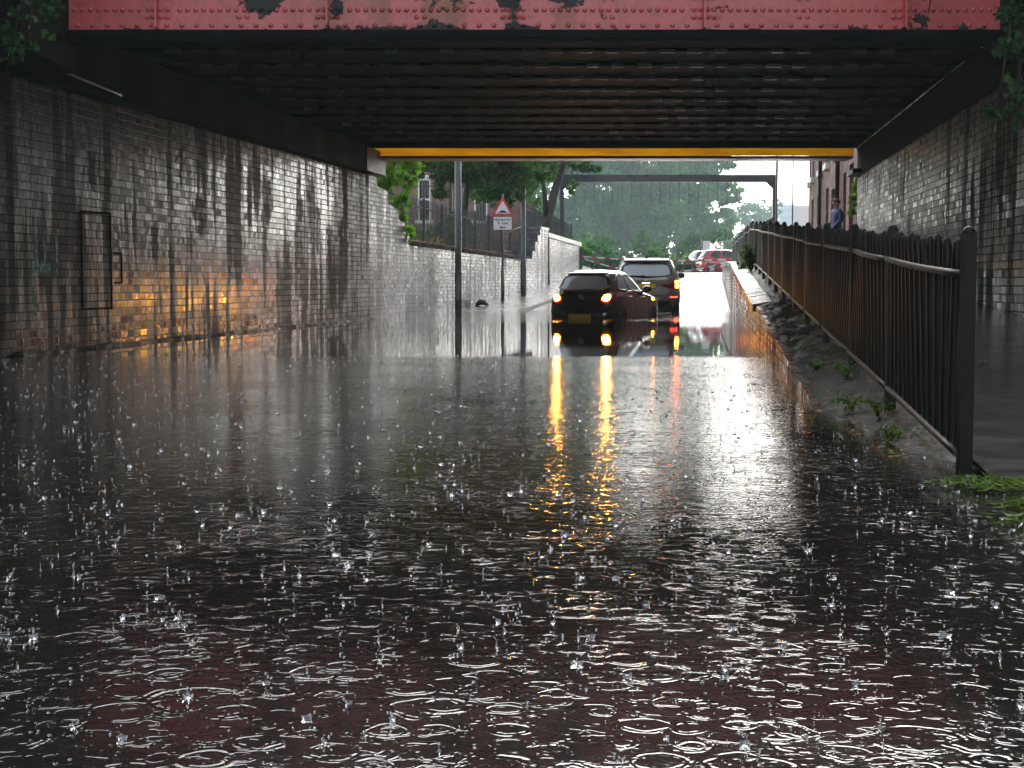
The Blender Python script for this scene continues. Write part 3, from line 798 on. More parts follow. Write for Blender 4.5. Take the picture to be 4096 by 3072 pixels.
def paint(name, col, rough=.12, metal=.0, coat=1.):
    t = NT(name); o = t.obj(); n = t.noise(o, 3, 3)
    drops = t.n('ShaderNodeTexVoronoi', None, Vector=o, Scale=70.)
    dh = t.ramp(drops.outputs['Distance'], [(.0,1),(.32,.0)])
    t.P(Base_Color=t.mix(n, tuple(c*.85 for c in col), tuple(c*1.15 for c in col)), Metallic=metal, Roughness=rough,
        Normal=t.bump(dh, .12, .004))
    t.set(t.b, 'Coat Weight', coat); t.set(t.b, 'Coat Roughness', .05); return t.m
MAT['p_black'] = paint('black_car_paint', (.010,.007,.006))
MAT['p_bronze'] = paint('grey_brown_car_paint', (.33,.29,.27), .25, .45)
MAT['p_red'] = paint('red_car_paint', (.50,.025,.035))
MAT['lampred'] = simple('red_lamp_lens', (.22,.006,.010), .12, var=.05)
MAT['lampclear'] = simple('clear_lamp_lens', (.35,.25,.25), .1, var=.05)
MAT['plate'] = simple('yellow_number_plate', (.75,.48,.03), .35, var=.08)
MAT['seat'] = simple('dark_seat_fabric', (.03,.03,.032), .85, var=.2)
MAT['hazard'] = emit('orange_hazard_lamp', (1., .33, .012), 48)
MAT['hazard_core'] = emit('orange_hazard_bulb', (1., .50, .08), 210)
MAT['tail'] = emit('red_tail_lamp', (1., .03, .012), 5)
MAT['tail_core'] = emit('amber_red_tail_led', (1., .20, .02), 40)

HATCH = [(.16,.20,3.80,.74,7),(.30,.05,3.93,.81,7),(.45,.0,3.98,.845,7),(.60,.015,3.98,.86,7),(.74,.06,3.92,.86,7),(.84,.085,3.74,.852,6.6),(.92,.10,3.36,.84,5.8),
         (1.0,.125,2.98,.79,4.6),(1.08,.165,2.80,.75,4.6),(1.2,.25,2.58,.70,4.6),(1.32,.34,2.34,.645,4.6),(1.42,.43,2.12,.58,4.6),(1.47,.52,1.98,.52,4.6),(1.505,.63,1.84,.44,4.4),(1.525,.80,1.62,.32,4.2),(1.535,1.0,1.35,.12,4)]
SUV = [(.20,.22,4.40,.80,5),(.36,.06,4.56,.89,5),(.52,.0,4.62,.915,5),(.70,.02,4.62,.925,5),(.88,.07,4.52,.925,5),(1.0,.09,4.30,.915,5),(1.08,.11,3.80,.90,5),
       (1.14,.14,3.40,.875,5),(1.24,.21,3.18,.845,5.2),(1.38,.33,2.90,.79,5.4),(1.52,.46,2.62,.725,5.5),(1.60,.52,2.44,.68,5.5),(1.645,.60,2.28,.62,5),(1.668,.80,2.0,.48,4.5),(1.68,1.1,1.7,.18,4)]

def build_car(T, tab, pm, glass, spec):
    S = Shell(tab)
    wins = spec['windows']              # (kind, polygon, side)
    V, F, NA, nz = S.body()
    W = []
    for kind, P, sg in wins: W.append((kind, grown(chaikin(P), .012), sg))
    m = MB(); keep = []
    zb = spec['belt']-.08
    for f in F:
        x = sum(V[i][0] for i in f)/4; y = sum(V[i][1] for i in f)/4; z = sum(V[i][2] for i in f)/4
        cut = False
        if z > zb:
            yr, yf, w_, n = S.at(z); c = (yr+yf)/2
            for kind, P, sg in W:
                if kind == 'rear' and y < c and inpoly(P, x, z) and abs(x) < w_*.93: cut = True
                elif kind == 'front' and y > c and inpoly(P, x, z) and abs(x) < w_*.93: cut = True
                elif kind == 'side' and x*sg > 0 and inpoly(P, y, z) and abs(x) > w_*.55: cut = True
                if cut: break
        if not cut: keep.append(f)
    m.add(V, keep, True)
    top = len(V)-NA
    m.f.append(tuple(range(top, len(V)))); m.sm.append(True)
    m.build('body', pm, T)
    for kind, P, sg in wins:
        fn = {'rear': S.rear, 'front': S.front}.get(kind) or (lambda a, b, o, s=sg: S.side(a, b, o, s))
        Q = chaikin(P)
        wn = MB(); ringpatch(wn, Q, fn, .008, -.03, .034)
        fr = wn.build('window_frame', MAT['black'], T)
        g = MB(); patch(g, grown(Q, -.012), fn, .002, 5); g.build('glass', glass, fr)
    # cabin: seats and dashboard seen through the glass
    m = MB(); b = spec['belt']; sw = spec['w']
    for sx in (-.37*sw, .37*sw):
        for y in (1.05*spec['l'], 1.85*spec['l']):
            m.hexa([(sx-.24,y-.1,.45),(sx+.24,y-.1,.45),(sx+.24,y+.1,.45),(sx-.24,y+.1,.45),(sx-.2,y-.26,b+.06),(sx+.2,y-.26,b+.06),(sx+.2,y-.14,b+.06),(sx-.2,y-.14,b+.06)])
            m.ball((sx, y-.22, b+.19), .13, 12, 8, (1, .5, .8)); m.cyl((sx, y-.2, b+.04), (sx, y-.21, b+.14), .03, n=6)
    m.box((-.68*sw, 2.45*spec['l'], b-.3), (.68*sw, 2.7*spec['l'], b+.0)); m.box((-.72*sw, .4, .42), (.72*sw, 2.8*spec['l'], .46))
    m.build('seats', MAT['seat'], T)
    # wheels sit in dark arches
    for y in spec['axles']:
        for sg in (-1, 1):
            xo = S.side(y, .45)[0]
            P = [(y+spec['wr']*1.16*math.cos(a*PI/16), spec['wr']+spec['wr']*1.16*math.sin(a*PI/16)) for a in range(17)]
            a = MB(); patch(a, P, lambda p, q, o, s=sg: S.side(p, q, o, s), .004, 3); a.build('wheel_arch', MAT['black'], T)
            wl = MB(); r = spec['wr']; x1 = xo+.012; N = 28
            pr = [(x1-.2, r*.6),(x1-.2, r*.98),(x1-.03, r),(x1, r*.94),(x1, r*.70),(x1-.03, r*.67)]
            V2 = [(sg*px, y+pr_*math.cos(2*PI*k/N), spec['wr']+pr_*math.sin(2*PI*k/N)) for px, pr_ in pr for k in range(N)]
            F2 = [(i*N+k, i*N+(k+1) % N, (i+1)*N+(k+1) % N, (i+1)*N+k) for i in range(len(pr)-1) for k in range(N)]
            wl.add(V2, F2, True); wo = wl.build('wheel', MAT['tyre'], T)
            rm = MB()
            for k in range(5):
                t = 2*PI*k/5+.3; ca, sa = math.cos(t), math.sin(t)
                rm.hexa([(sg*(x1-.05),y+r*.12*ca-.035*sa,r+r*.12*sa+.035*ca),(sg*(x1-.05),y+r*.66*ca-.03*sa,r+r*.66*sa+.03*ca),(sg*(x1-.05),y+r*.66*ca+.03*sa,r+r*.66*sa-.03*ca),(sg*(x1-.05),y+r*.12*ca+.035*sa,r+r*.12*sa-.035*ca),
                         (sg*(x1-.02),y+r*.12*ca-.035*sa,r+r*.12*sa+.035*ca),(sg*(x1-.02),y+r*.66*ca-.03*sa,r+r*.66*sa+.03*ca),(sg*(x1-.02),y+r*.66*ca+.03*sa,r+r*.66*sa-.03*ca),(sg*(x1-.02),y+r*.12*ca+.035*sa,r+r*.12*sa-.035*ca)])
            rm.cyl((sg*(x1-.06),y,r),(sg*(x1-.02),y,r), r*.2, n=12); rm.build('rim', MAT['rim'], wo)
    for sg in (-1, 1):
        y, z = spec['mirror']; x = S.side(y, z)[0]
        m = MB(); m.ball((sg*(x+.13), y, z+.05), .12, 14, 9, (.95, .6, .72)); m.tube([(sg*(x-.02), y+.03, z-.02), (sg*(x+.08), y, z+.0)], .03, 8)
        mo = m.build('mirror', spec.get('mirror_mat', pm), T)
        for P in spec['doors']:
            m = MB()
            for (a, b_), (c, d) in zip(P, P[1:]):
                N = 8; w_ = .006
                for k in range(N):
                    p = (a+(c-a)*k/N, b_+(d-b_)*k/N); q = (a+(c-a)*(k+1)/N, b_+(d-b_)*(k+1)/N)
                    L = math.hypot(q[0]-p[0], q[1]-p[1]); nx, ny = -(q[1]-p[1])/L*w_, (q[0]-p[0])/L*w_
                    m.add([S.side(p[0]-nx, p[1]-ny, .003, sg), S.side(q[0]-nx, q[1]-ny, .003, sg), S.side(q[0]+nx, q[1]+ny, .003, sg), S.side(p[0]+nx, p[1]+ny, .003, sg)], [(0,1,2,3)])
            m.build('door_seam', MAT['black'], T)
        for y, z in spec['handles']:
            p = S.side(y, z, 0., sg); m = MB()
            m.tube([(p[0], y-.09, z), (p[0]+sg*.035, y-.07, z), (p[0]+sg*.035, y+.07, z), (p[0], y+.09, z)], .014, 8)
            m.build('door_handle', spec.get('handle_mat', MAT['rim']), T)
    return S
def rearpatch(S, name, P, mat, parent, off=.006, both=False, chk=2):
    obs = []
    for Q in ([P, mirror(P)] if both else [P]):
        m = MB(); patch(m, chaikin(Q, chk), S.rear, off, 4); obs.append(m.build(name, mat, parent))
    return obs

# black hatchback with its hazard lamps on, bumper deep in the flood
YAW = R(21.5)
H = thing('hatchback_car', 'black hatchback stranded in the flood with its orange hazard lamps flashing', 'car', (1.56, 34.55, -.40), -YAW)
spec = dict(belt=1.0, w=.82, l=1., wr=.30, axles=(.66, 3.16), mirror=(2.42, 1.02), mirror_mat=MAT['p_black'],
    windows=[('rear', [(-.61,1.05),(.61,1.05),(.585,1.22),(.49,1.415),(-.49,1.415),(-.585,1.22)], 1), ('front', [(-.66,1.03),(.66,1.03),(.50,1.42),(-.50,1.42)], 1)] +
            [('side', [(1.36,1.03),(2.50,1.00),(2.34,1.12),(1.98,1.40),(1.36,1.435)], s) for s in (-1,1)] +
            [('side', [(.60,1.10),(.66,1.055),(1.25,1.035),(1.25,1.435),(.98,1.42),(.72,1.30)], s) for s in (-1,1)],
    doors=[[(1.30,.40),(1.30,1.02)], [(1.0,.5),(.92,.75),(.62,1.02)], [(2.52,.4),(2.56,.85),(2.50,1.0)]], handles=[(1.12,.90),(2.16,.88)])
S = build_car(H, HATCH, MAT['p_black'], MAT['glass'], spec)
LP = [(.44,.80),(.46,.76),(.80,.72),(.855,.74),(.858,.86),(.845,.98),(.80,1.045),(.72,1.04),(.54,.965)]
for sgn, Q in ((1, LP), (-1, mirror(LP))):
    l = rearpatch(S, 'tail_lamp', Q, MAT['lampred'], H, .012, chk=1)[0]
    HP = [(.50,.82),(.66,.79),(.70,.94),(.60,.965),(.53,.92)]; HP = HP if sgn > 0 else mirror(HP)
    rearpatch(S, 'hazard_lamp', HP, MAT['hazard'], l, .022)
    rearpatch(S, 'bulb', scaled(HP, .55), MAT['hazard_core'], l, .027)
rearpatch(S, 'number_plate', [(-.27,.395),(.27,.395),(.27,.505),(-.27,.505)], MAT['plate'], H, .014, chk=0)
m = MB()
for r0, r1, o in ((.06,.046,.02),):
    P = [(r0*math.cos(2*PI*k/24), .90+r0*math.sin(2*PI*k/24)) for k in range(24)]
    ringpatch(m, P, S.rear, o, -.014, .0)
    patch(m, [(.03*x/.06, .90+(z-.90)*.16) for x, z in P], S.rear, .016, 2)
m.build('round_badge', MAT['rim'], H)
# tailgate seams, spoiler lip, bumper crease, wiper, aerial
m = MB()
def seam(m, P, w_=.007, off=.004):
    for (a, b), (c, d) in zip(P, P[1:]):
        N = 6
        for k in range(N):
            p = (a+(c-a)*k/N, b+(d-b)*k/N); q = (a+(c-a)*(k+1)/N, b+(d-b)*(k+1)/N)
            L = math.hypot(q[0]-p[0], q[1]-p[1]); nx, nz = -(q[1]-p[1])/L*w_, (q[0]-p[0])/L*w_
            m.add([S.rear(p[0]-nx, p[1]-nz, off), S.rear(q[0]-nx, q[1]-nz, off), S.rear(q[0]+nx, q[1]+nz, off), S.rear(p[0]+nx, p[1]+nz, off)], [(0,1,2,3)])
sp = [(-.66,1.02),(-.58,.90),(-.55,.72),(-.42,.63),(-.2,.60),(.2,.60),(.42,.63),(.55,.72),(.58,.90),(.66,1.02)]
seam(m, sp); m.build('tailgate_seam', MAT['black'], H)
m = MB(); V = []
for i in range(21):
    x = -.50+1.0*i/20
    a = S.rear(x, 1.435, .01); V += [(a[0], a[1]-.05+.06*abs(x)**2, 1.425), (a[0], a[1]+.14, 1.492)]
    V += [(a[0], a[1]-.045+.06*abs(x)**2, 1.445)]
F = []
for i in range(20):
    F += [(3*i, 3*i+3, 3*i+5, 3*i+2), (3*i+2, 3*i+5, 3*i+4, 3*i+1), (3*i, 3*i+1, 3*i+4, 3*i+3)]
m.add(V, F, True); m.build('roof_spoiler', MAT['p_black'], H)
m = MB(); a = S.rear(0, 1.06, .03); b = S.rear(.34, 1.10, .03); m.tube([a, b], .012, 6); m.ball(a, .03, 8, 5); m.build('wiper', MAT['black'], H)
m = MB(); m.tube([(.02,.86,1.52),(.02,.80,1.56),(.0,.62,1.90)], [.02,.012,.003], 6); m.build('aerial', MAT['black'], H)
# repeater on the front wing, lit
m = MB(); patch(m, chaikin([(3.02,.80),(3.16,.80),(3.16,.86),(3.02,.86)]), lambda a, b, o: S.side(a, b, o, 1), .012, 3); m.build('side_indicator', MAT['hazard'], H)
m = MB(); patch(m, chaikin([(3.45,.70),(3.75,.66),(3.70,.80),(3.40,.88)]), lambda a, b, o: S.side(a, b, o, 1), .008, 3); m.build('headlight', MAT['lampclear'], H)

# grey brown off-roader ahead of it
U = thing('suv_car', 'grey brown off-road car ahead of the black hatchback with red tail lamps lit', 'car', (3.58, 40.2, -.18), -R(6))
sw = dict(belt=1.12, w=.9, l=1.12, wr=.37, axles=(.86, 3.68), mirror=(2.95, 1.16), mirror_mat=MAT['black'],
    windows=[('rear', [(-.68,1.16),(.68,1.16),(.66,1.34),(.60,1.53),(-.60,1.53),(-.66,1.34)], 1), ('front', [(-.74,1.17),(.74,1.17),(.60,1.58),(-.60,1.58)], 1)] +
            [('side', [(1.72,1.15),(2.98,1.14),(2.48,1.55),(1.72,1.575)], s) for s in (-1,1)] + [('side', [(.66,1.22),(.74,1.17),(1.62,1.155),(1.62,1.575),(1.0,1.56)], s) for s in (-1,1)],
    doors=[[(1.66,.5),(1.66,1.14)], [(1.2,.6),(.95,1.1)], [(3.0,.5),(3.0,1.1)]], handles=[(1.4,1.0),(2.55,.99)], handle_mat=MAT['p_bronze'])
S = build_car(U, SUV, MAT['p_bronze'], MAT['glass'], sw)
TL = [(.44,.94),(.46,.90),(.74,.84),(.90,.82),(.918,.90),(.912,1.06),(.86,1.10),(.80,1.07),(.78,.99),(.62,.98)]
for sgn in (1, -1):
    f = (lambda P: P) if sgn > 0 else mirror
    l = rearpatch(S, 'tail_lamp', f(TL), MAT['lampred'], U, .012, chk=1)[0]
    rearpatch(S, 'lamp_glow', f([(.765,.86),(.885,.85),(.895,.95),(.875,1.08),(.80,1.08),(.79,.98)]), MAT['tail'], l, .02, chk=1)
    for k in range(4):
        z = .865+.052*k; rearpatch(S, 'bulb', f([(.785,z),(.87,z),(.87,z+.026),(.785,z+.026)]), MAT['tail_core'], l, .026, chk=0)
    rearpatch(S, 'glowing_reflector', f([(.66,.60),(.84,.60),(.84,.635),(.66,.635)]), MAT['tail'], U, .012, chk=0)  # given the lamp's emission, so it glows though it is no lamp
rearpatch(S, 'number_plate', [(-.26,.86),(.26,.86),(.26,.97),(-.26,.97)], MAT['plate'], U, .015, chk=0)
rearpatch(S, 'plate_lamp', [(-.1,.985),(.1,.985),(.1,.998),(-.1,.998)], emit('plate_lamp_glow', (1,.93,.75), 3), U, .02, chk=0)
rearpatch(S, 'lower_bumper', [(-.86,.24),(.86,.24),(.88,.46),(.62,.55),(-.62,.55),(-.88,.46)], MAT['black'], U, .012, chk=1)
m = MB(); seam(m, [(-.72,1.12),(-.70,.80),(-.62,.66),(.62,.66),(.70,.80),(.72,1.12)]); m.build('tailgate_seam', MAT['black'], U)
P = [(.045*math.cos(2*PI*k/20), 1.06+.045*math.sin(2*PI*k/20)) for k in range(20)]
m = MB(); patch(m, P, S.rear, .016, 2); m.build('round_badge', MAT['rim'], U)
m = MB(); V = []
for i in range(21):
    x = -.64+1.28*i/20; a = S.rear(x, 1.585, .01)
    V += [(x, a[1]-.10+.10*x*x, 1.575), (x, a[1]+.16, 1.655), (x, a[1]-.10+.10*x*x, 1.605)]
m.add(V, F, True); m.build('roof_spoiler', MAT['p_bronze'], U)
m = MB(); a = S.rear(-.02, 1.17, .03); b = S.rear(-.42, 1.185, .035); m.tube([a, b], [.03,.012], 6); m.build('wiper', MAT['black'], U)
m = MB(); m.tube([(0,1.0,1.668),(0,.90,1.70),(0,.80,1.755)], [.05,.04,.008], 8); m.build('roof_aerial', MAT['black'], U)
for sg in (-1, 1):
    m = MB(); m.tube([(sg*.62,.62,1.62),(sg*.635,.75,1.70),(sg*.64,1.5,1.715),(sg*.60,2.3,1.68)], .02, 8); m.build('roof_rail', MAT['galv'], U)

# cars parked at the junction on top of the slope
Rr = thing('hatchback_car', 'bright red car at the junction on top of the slope', 'car', (11.75, 95.0, road(95)), -R(80))
S = build_car(Rr, HATCH, MAT['p_red'], MAT['glass_tint'], dict(spec, doors=spec['doors'], mirror_mat=MAT['p_red'], handle_mat=MAT['p_red']))
for Q in (LP, mirror(LP)): rearpatch(S, 'tail_lamp', Q, MAT['lampred'], Rr, .012, chk=1)
rearpatch(S, 'number_plate', [(-.27,.395),(.27,.395),(.27,.505),(-.27,.505)], MAT['plate'], Rr, .014, chk=0)
K = thing('hatchback_car', 'small black car parked behind the red car at the junction', 'car', (12.7, 97.6, road(97)), R(8))
S = build_car(K, HATCH, MAT['p_black'], MAT['glass_tint'], dict(spec))
for Q in (LP, mirror(LP)): rearpatch(S, 'tail_lamp', Q, MAT['lampred'], K, .012, chk=1)
rearpatch(S, 'number_plate', [(-.27,.395),(.27,.395),(.27,.505),(-.27,.505)], MAT['white'], K, .014, chk=0)

# ------------------------------------------------------------------ street furniture
def column(name, label, x, y, zb, h, r0, r1, mat, lamp=True):
    T = thing(name, label, 'lamp post', (x, y, zb))
    m = MB(); m.tube([(0,0,-.5),(0,0,1.1),(0,0,1.16),(0,0,h)], [r0, r0, r1*1.05, r1], 14); m.build('column', mat, T)
    m = MB(); m.box((-r0*.55, -r0-.006, .35), (r0*.55, -r0*.75, .95)); m.build('access_door', mat, T)
    if lamp:
        m = MB(); m.tube([(0,0,h),(.1,0,h+.25),(.5,0,h+.4),(1.0,0,h+.42)], .04, 8); m.build('arm', mat, T)
        m = MB(); m.ball((1.25,0,h+.42), .3, 14, 8, (1,.45,.28)); m.build('lantern', MAT['galv'], T)
    return T
MAT['column'] = simple('grey_green_column_paint', (.075,.085,.088), .25, var=.3, nscale=3)
L1 = column('lamp_post', 'thick grey lamp column standing at the edge of the flood by the left wall', -1.50, 42, .0, 8.2, .098, .088, MAT['column'])
m = MB(); m.box((.075,-.04,2.05), (.10,.03,2.42)); m.build('notice_strip', MAT['white'], L1)
column('lamp_post', 'tall grey lamp column on the pavement just behind the warning sign', .386, 51.4, pave(51.4), 8.2, .092, .075, MAT['column'])
column('lamp_post', 'dark lamp column beside the right leg of the height barrier', 10.87, 62, foot(62), 8.5, .085, .05, MAT['darkgrey'])
column('lamp_post', 'thin distant lamp column against the white sky left of the brick terrace', 13.95, 75, foot(75), 10, .08, .04, MAT['darkgrey'])

Sg = thing('warning_sign', 'red triangle road hump sign above a white plate reading Humps for mile', 'road sign', (-.30, 48.4, pave(48.4)))
zb = pave(48.4)
m = MB(); m.tube([(0,0,-.3),(0,0,1.0)], .058, 12); m.tube([(0,0,1.0),(0,0,3.66-zb)], .036, 12); m.build('post', MAT['column'], Sg)
MAT['signred'] = simple('sign_red', (.55,.02,.03), .35, var=.05)
MAT['signwhite'] = simple('sign_white', (.72,.70,.72), .35, var=.04)
MAT['signblack'] = simple('sign_black', (.01,.01,.01), .4, var=.1)
def tri(c, w_, h_, k=.09):
    P = [Vector((c[0]-w_/2, c[1])), Vector((c[0]+w_/2, c[1])), Vector((c[0], c[1]+h_))]; out = []
    for i, p in enumerate(P):
        a = p+(P[i-1]-p)*k; b = p+(P[(i+1) % 3]-p)*k
        for j in range(6):
            t = j/5; q = a*(1-t)**2+p*2*t*(1-t)+b*t*t; out.append((q.x, q.y))
    return out
FN = lambda y: (lambda u, v, d: (u, y+d, v))
z0 = 2.955-zb
m = MB(); m.prism(tri((0, z0), .72, .62), FN(-.06), 0, .012); m.build('triangle_plate', MAT['signred'], Sg)
m = MB(); m.prism(tri((0, z0+.072), .49, .42), FN(-.064), 0, .004); m.build('white_face', MAT['signwhite'], Sg)
hump = [(-.17,z0+.095),(.17,z0+.095),(.17,z0+.115),(.12,z0+.115),(.06,z0+.165),(.0,z0+.178),(-.06,z0+.165),(-.12,z0+.115),(-.17,z0+.115)]
m = MB(); m.prism(hump, FN(-.0665), 0, .0025); m.build('hump_symbol', MAT['signblack'], Sg)
def rrect(x0, y0, x1, y1, r, n=5):
    P = []
    for cx, cy, a in ((x1-r, y0+r, -90), (x1-r, y1-r, 0), (x0+r, y1-r, 90), (x0+r, y0+r, 180)):
        P += [(cx+r*math.cos(R(a+90*k/n)), cy+r*math.sin(R(a+90*k/n))) for k in range(n+1)]
    return P
pz0, pz1 = 2.50-zb, 2.935-zb
m = MB(); m.prism(rrect(-.305, pz0, .305, pz1, .04), FN(-.058), 0, .01); pl = m.build('text_plate', MAT['signblack'], Sg)
m = MB(); m.prism(rrect(-.292, pz0+.013, .292, pz1-.013, .035), FN(-.062), 0, .0038); m.build('plate_face', MAT['signwhite'], pl)
def lettering(text, size, x, z, y, mat, parent, name='lettering'):
    cu = bpy.data.curves.new(name, 'FONT'); cu.body = text; cu.size = size; cu.align_x = 'CENTER'; cu.offset = size*.016; cu.resolution_u = 4
    tmp = bpy.data.objects.new('tmp_text', cu); COL.objects.link(tmp)
    dg = bpy.context.evaluated_depsgraph_get()
    me = bpy.data.meshes.new_from_object(tmp.evaluated_get(dg)); bpy.data.objects.remove(tmp); bpy.data.curves.remove(cu)
    me.materials.clear(); me.materials.append(mat)
    o = bpy.data.objects.new(name, me); COL.objects.link(o); o.parent = parent
    o.location = (x, y, z); o.rotation_euler = (PI/2, 0, 0); return o
lettering('Humps for', .125, 0, pz1-.135, -.0655, MAT['signblack'], pl)
lettering('\u00be mile', .125, 0, pz1-.25, -.0655, MAT['signblack'], pl)
ar = [(-.10,.0),(-.03,.06),(-.045,.017),(.10,.017),(.10,-.017),(-.045,-.017),(-.03,-.06)]
m = MB(); m.prism([(u, v+pz0+.085) for u, v in ar], FN(-.0665), 0, .0025); m.build('arrow', MAT['signblack'], pl)

G = thing('height_barrier', 'dark steel height barrier spanning the road beyond the bridge with thin hanging chains', 'barrier', (2.2, 65, 1))
gx0, gx1 = 2.15, 11.3
m = MB(); m.box((gx0-.1, 64.87, 5.13), (gx1+.09, 65.13, 5.44)); put(m.build('beam', MAT['darkgrey']), G)
for x in (gx0, gx1):
    m = MB(); m.box((x-.085, 64.9, .5), (x+.085, 65.08, 5.125)); m.prism([(0,0),(.28,0),(0,-.28)], lambda u, v, d, x=x, s=(1 if x == gx0 else -1): (x+s*(.086+u), 64.93+d, 5.125+v), 0, .1)
    put(m.build('post', MAT['darkgrey']), G)
for i in range(21):
    x = gx0+.55+.41*i; m = MB(); l = .95+.15*math.sin(i*2.1)
    z = 5.125
    while z > 5.125-l:
        m.tube([(x, 65, z), (x, 65, max(z-.055, 5.125-l))], [.013, .009], 5); z -= .06
    put(m.build('chain', MAT['black']), G)
T = thing('round_sign', 'round road sign seen from behind on the right leg of the height barrier', 'road sign', (11.15, 64.6, 3.2))
m = MB(); m.cyl((0,0,0),(0,.012,0), .36, n=28); m.build('disc', MAT['darkgrey'], T)
m = MB(); m.tube([(0,.03,-2),(0,.03,.4)], .035, 8); m.build('post', MAT['darkgrey'], T)
T = thing('street_sign', 'small pale sign plate on a thin pole near the red car', 'road sign', (12.75, 99, road(99)))
m = MB(); m.cyl((-.35,.04,0),(-.35,.04,2.3), .06, n=8); m.build('post', MAT['darkgrey'], T)
m = MB(); m.box((-.2,0,1.5),(.28,.03,2.15)); m.build('plate', MAT['signwhite'], T)

# barrier tapes across the road
def tape_mat():
    t = NT('red_white_tape'); sp_ = t.n('ShaderNodeSeparateXYZ', None, i0=t.obj())
    s = t.math('GREATER_THAN', t.math('FRACT', t.math('MULTIPLY_ADD', sp_.outputs[2], .9, t.math('MULTIPLY', sp_.outputs[0], 1.7))), .42)
    t.P(Base_Color=t.mix(s, (.55,.03,.04), (.8,.8,.8)), Roughness=.3); return t.m
tm = tape_mat()
def tape(label, pts, w_=.075):
    m = MB(); V = []
    for i, (x, y, z) in enumerate(pts):
        tw = .3*math.sin(i*.7)
        for s in (-1, 1):
            for d in (0, .0015): V.append((x, y+s*w_*.5*math.sin(tw)+d, z+s*w_*.5*math.cos(tw)))
    n = len(pts)
    F = []
    for i in range(n-1):
        a, b = 4*i, 4*i+4
        F += [(a, b, b+2, a+2), (a+1, a+3, b+3, b+1), (a, a+1, b+1, b), (a+2, b+2, b+3, a+3)]
    m.add(V, F, True); tag(m.build('barrier_tape', tm), label, 'tape')
def sagline(a, b, sag, n=40):
    return [(a[0]+(b[0]-a[0])*i/n, a[1]+(b[1]-a[1])*i/n, a[2]+(b[2]-a[2])*i/n-sag*4*(i/n)*(1-i/n)) for i in range(n+1)]
tape('upper red and white barrier tape stretched nearly straight across the road', sagline((3.25,69.6,2.02),(9.9,67.6,1.86),.13))
tape('lower red and white barrier tape sagging across the road behind the off-road car', sagline((3.25,69.6,1.95),(9.9,67.4,1.82),.62))
# ------------------------------------------------------------------ person on the footway
def skin_obj(name, verts, edges, radii, mat, parent, root=0, sub=2):
    me = bpy.data.meshes.new(name); me.from_pydata(verts, edges, []); me.materials.append(mat)
    o = bpy.data.objects.new(name, me); COL.objects.link(o); o.parent = parent
    md = o.modifiers.new('skin', 'SKIN'); md.use_smooth_shade = True; md.branch_smoothing = .6
    if not me.skin_vertices: me.attributes.new('x', 'FLOAT', 'POINT')
    for i, r in enumerate(radii):
        d = me.skin_vertices[0].data[i]; d.radius = r if isinstance(r, tuple) else (r, r); d.use_root = (i == root)
    s_ = o.modifiers.new('sub', 'SUBSURF'); s_.levels = sub; s_.render_levels = sub
    return o
MAT['skin'] = simple('skin', (.36,.20,.15), .5, var=.06)
MAT['jacket'] = simple('blue_jacket', (.016,.028,.11), .55, var=.3, nscale=10, bump=.3)
MAT['trousers'] = simple('dark_trousers', (.02,.02,.025), .7, var=.2)
MAT['hair'] = simple('brown_hair', (.05,.022,.012), .6, var=.4, nscale=30)
Pn = thing('person', 'person with short brown hair in a blue jacket standing on the footway', 'person', (8.28, 38.5, foot(38.5)+.012), -PI/2+R(14))
hands = []
def arm(s):
    return [(s*.17,.01,1.32),(s*.235,.03,1.08),(s*.20,-.12,.92),(s*.15,-.19,.88)]
bv = [(0,0,.84),(0,.01,1.05),(0,.015,1.25),(0,.0,1.36),(0,-.01,1.43),(0,-.025,1.52),(0,-.015,1.585),(0,-.115,1.485),(0,-.125,1.50)]
br_ = [(.14,.10),(.13,.095),(.16,.10),(.07,.06),(.05,.052),(.072,.09),(.06,.075),(.022,.02),(.012,.012)]
be = [(0,1),(1,2),(2,3),(3,4),(4,5),(5,6),(5,7),(7,8)]
be[6] = (5,7)
for s in (-1, 1):
    i = len(bv); A = arm(s)
    bv += A; br_ += [.055,.042,.032,.028]; be += [(2,i),(i,i+1),(i+1,i+2),(i+2,i+3)]
    w_ = Vector(A[3]); h = len(bv); bv.append(tuple(w_+Vector((-s*.03,-.05,-.01)))); br_.append((.036,.018)); be.append((i+3,h))
    for k in range(4):
        b0 = Vector(bv[h])+Vector((-s*.012,-.03-.004*(k in (1,2)),.028-.018*k)); j = len(bv)
        b1 = b0+Vector((-s*.032,-.016,-.004)); b2 = b1+Vector((-s*.018,.012,-.004))
        bv += [tuple(b0), tuple(b1), tuple(b2)]; br_ += [.009,.0085,.0075]; be += [(h,j),(j,j+1),(j+1,j+2)]
    j = len(bv); t0 = w_+Vector((-s*.005,-.035,.028)); bv += [tuple(t0), tuple(t0+Vector((-s*.02,-.03,.012)))]; br_ += [.011,.009]; be += [(h,j),(j,j+1)]
    i = len(bv); bv += [(s*.09,.0,.76),(s*.10,-.02,.46),(s*.10,.02,.09),(s*.105,-.05,.035),(s*.11,-.14,.03)]; br_ += [.085,.058,.038,.04,.03]
    be += [(0,i),(i,i+1),(i+1,i+2),(i+2,i+3),(i+3,i+4)]
    i = len(bv); bv.append((s*.085,.0,1.50)); br_.append((.012,.02)); be.append((5,i))
skin_obj('body', bv, be, br_, MAT['skin'], Pn)
jv = [(0,0,.80),(0,.0,.92),(0,.012,1.08),(0,.018,1.25),(0,.008,1.35),(0,.0,1.40)]; jr = [(.20,.15),(.19,.15),(.18,.135),(.20,.135),(.11,.09),(.075,.075)]; je = [(0,1),(1,2),(2,3),(3,4),(4,5)]
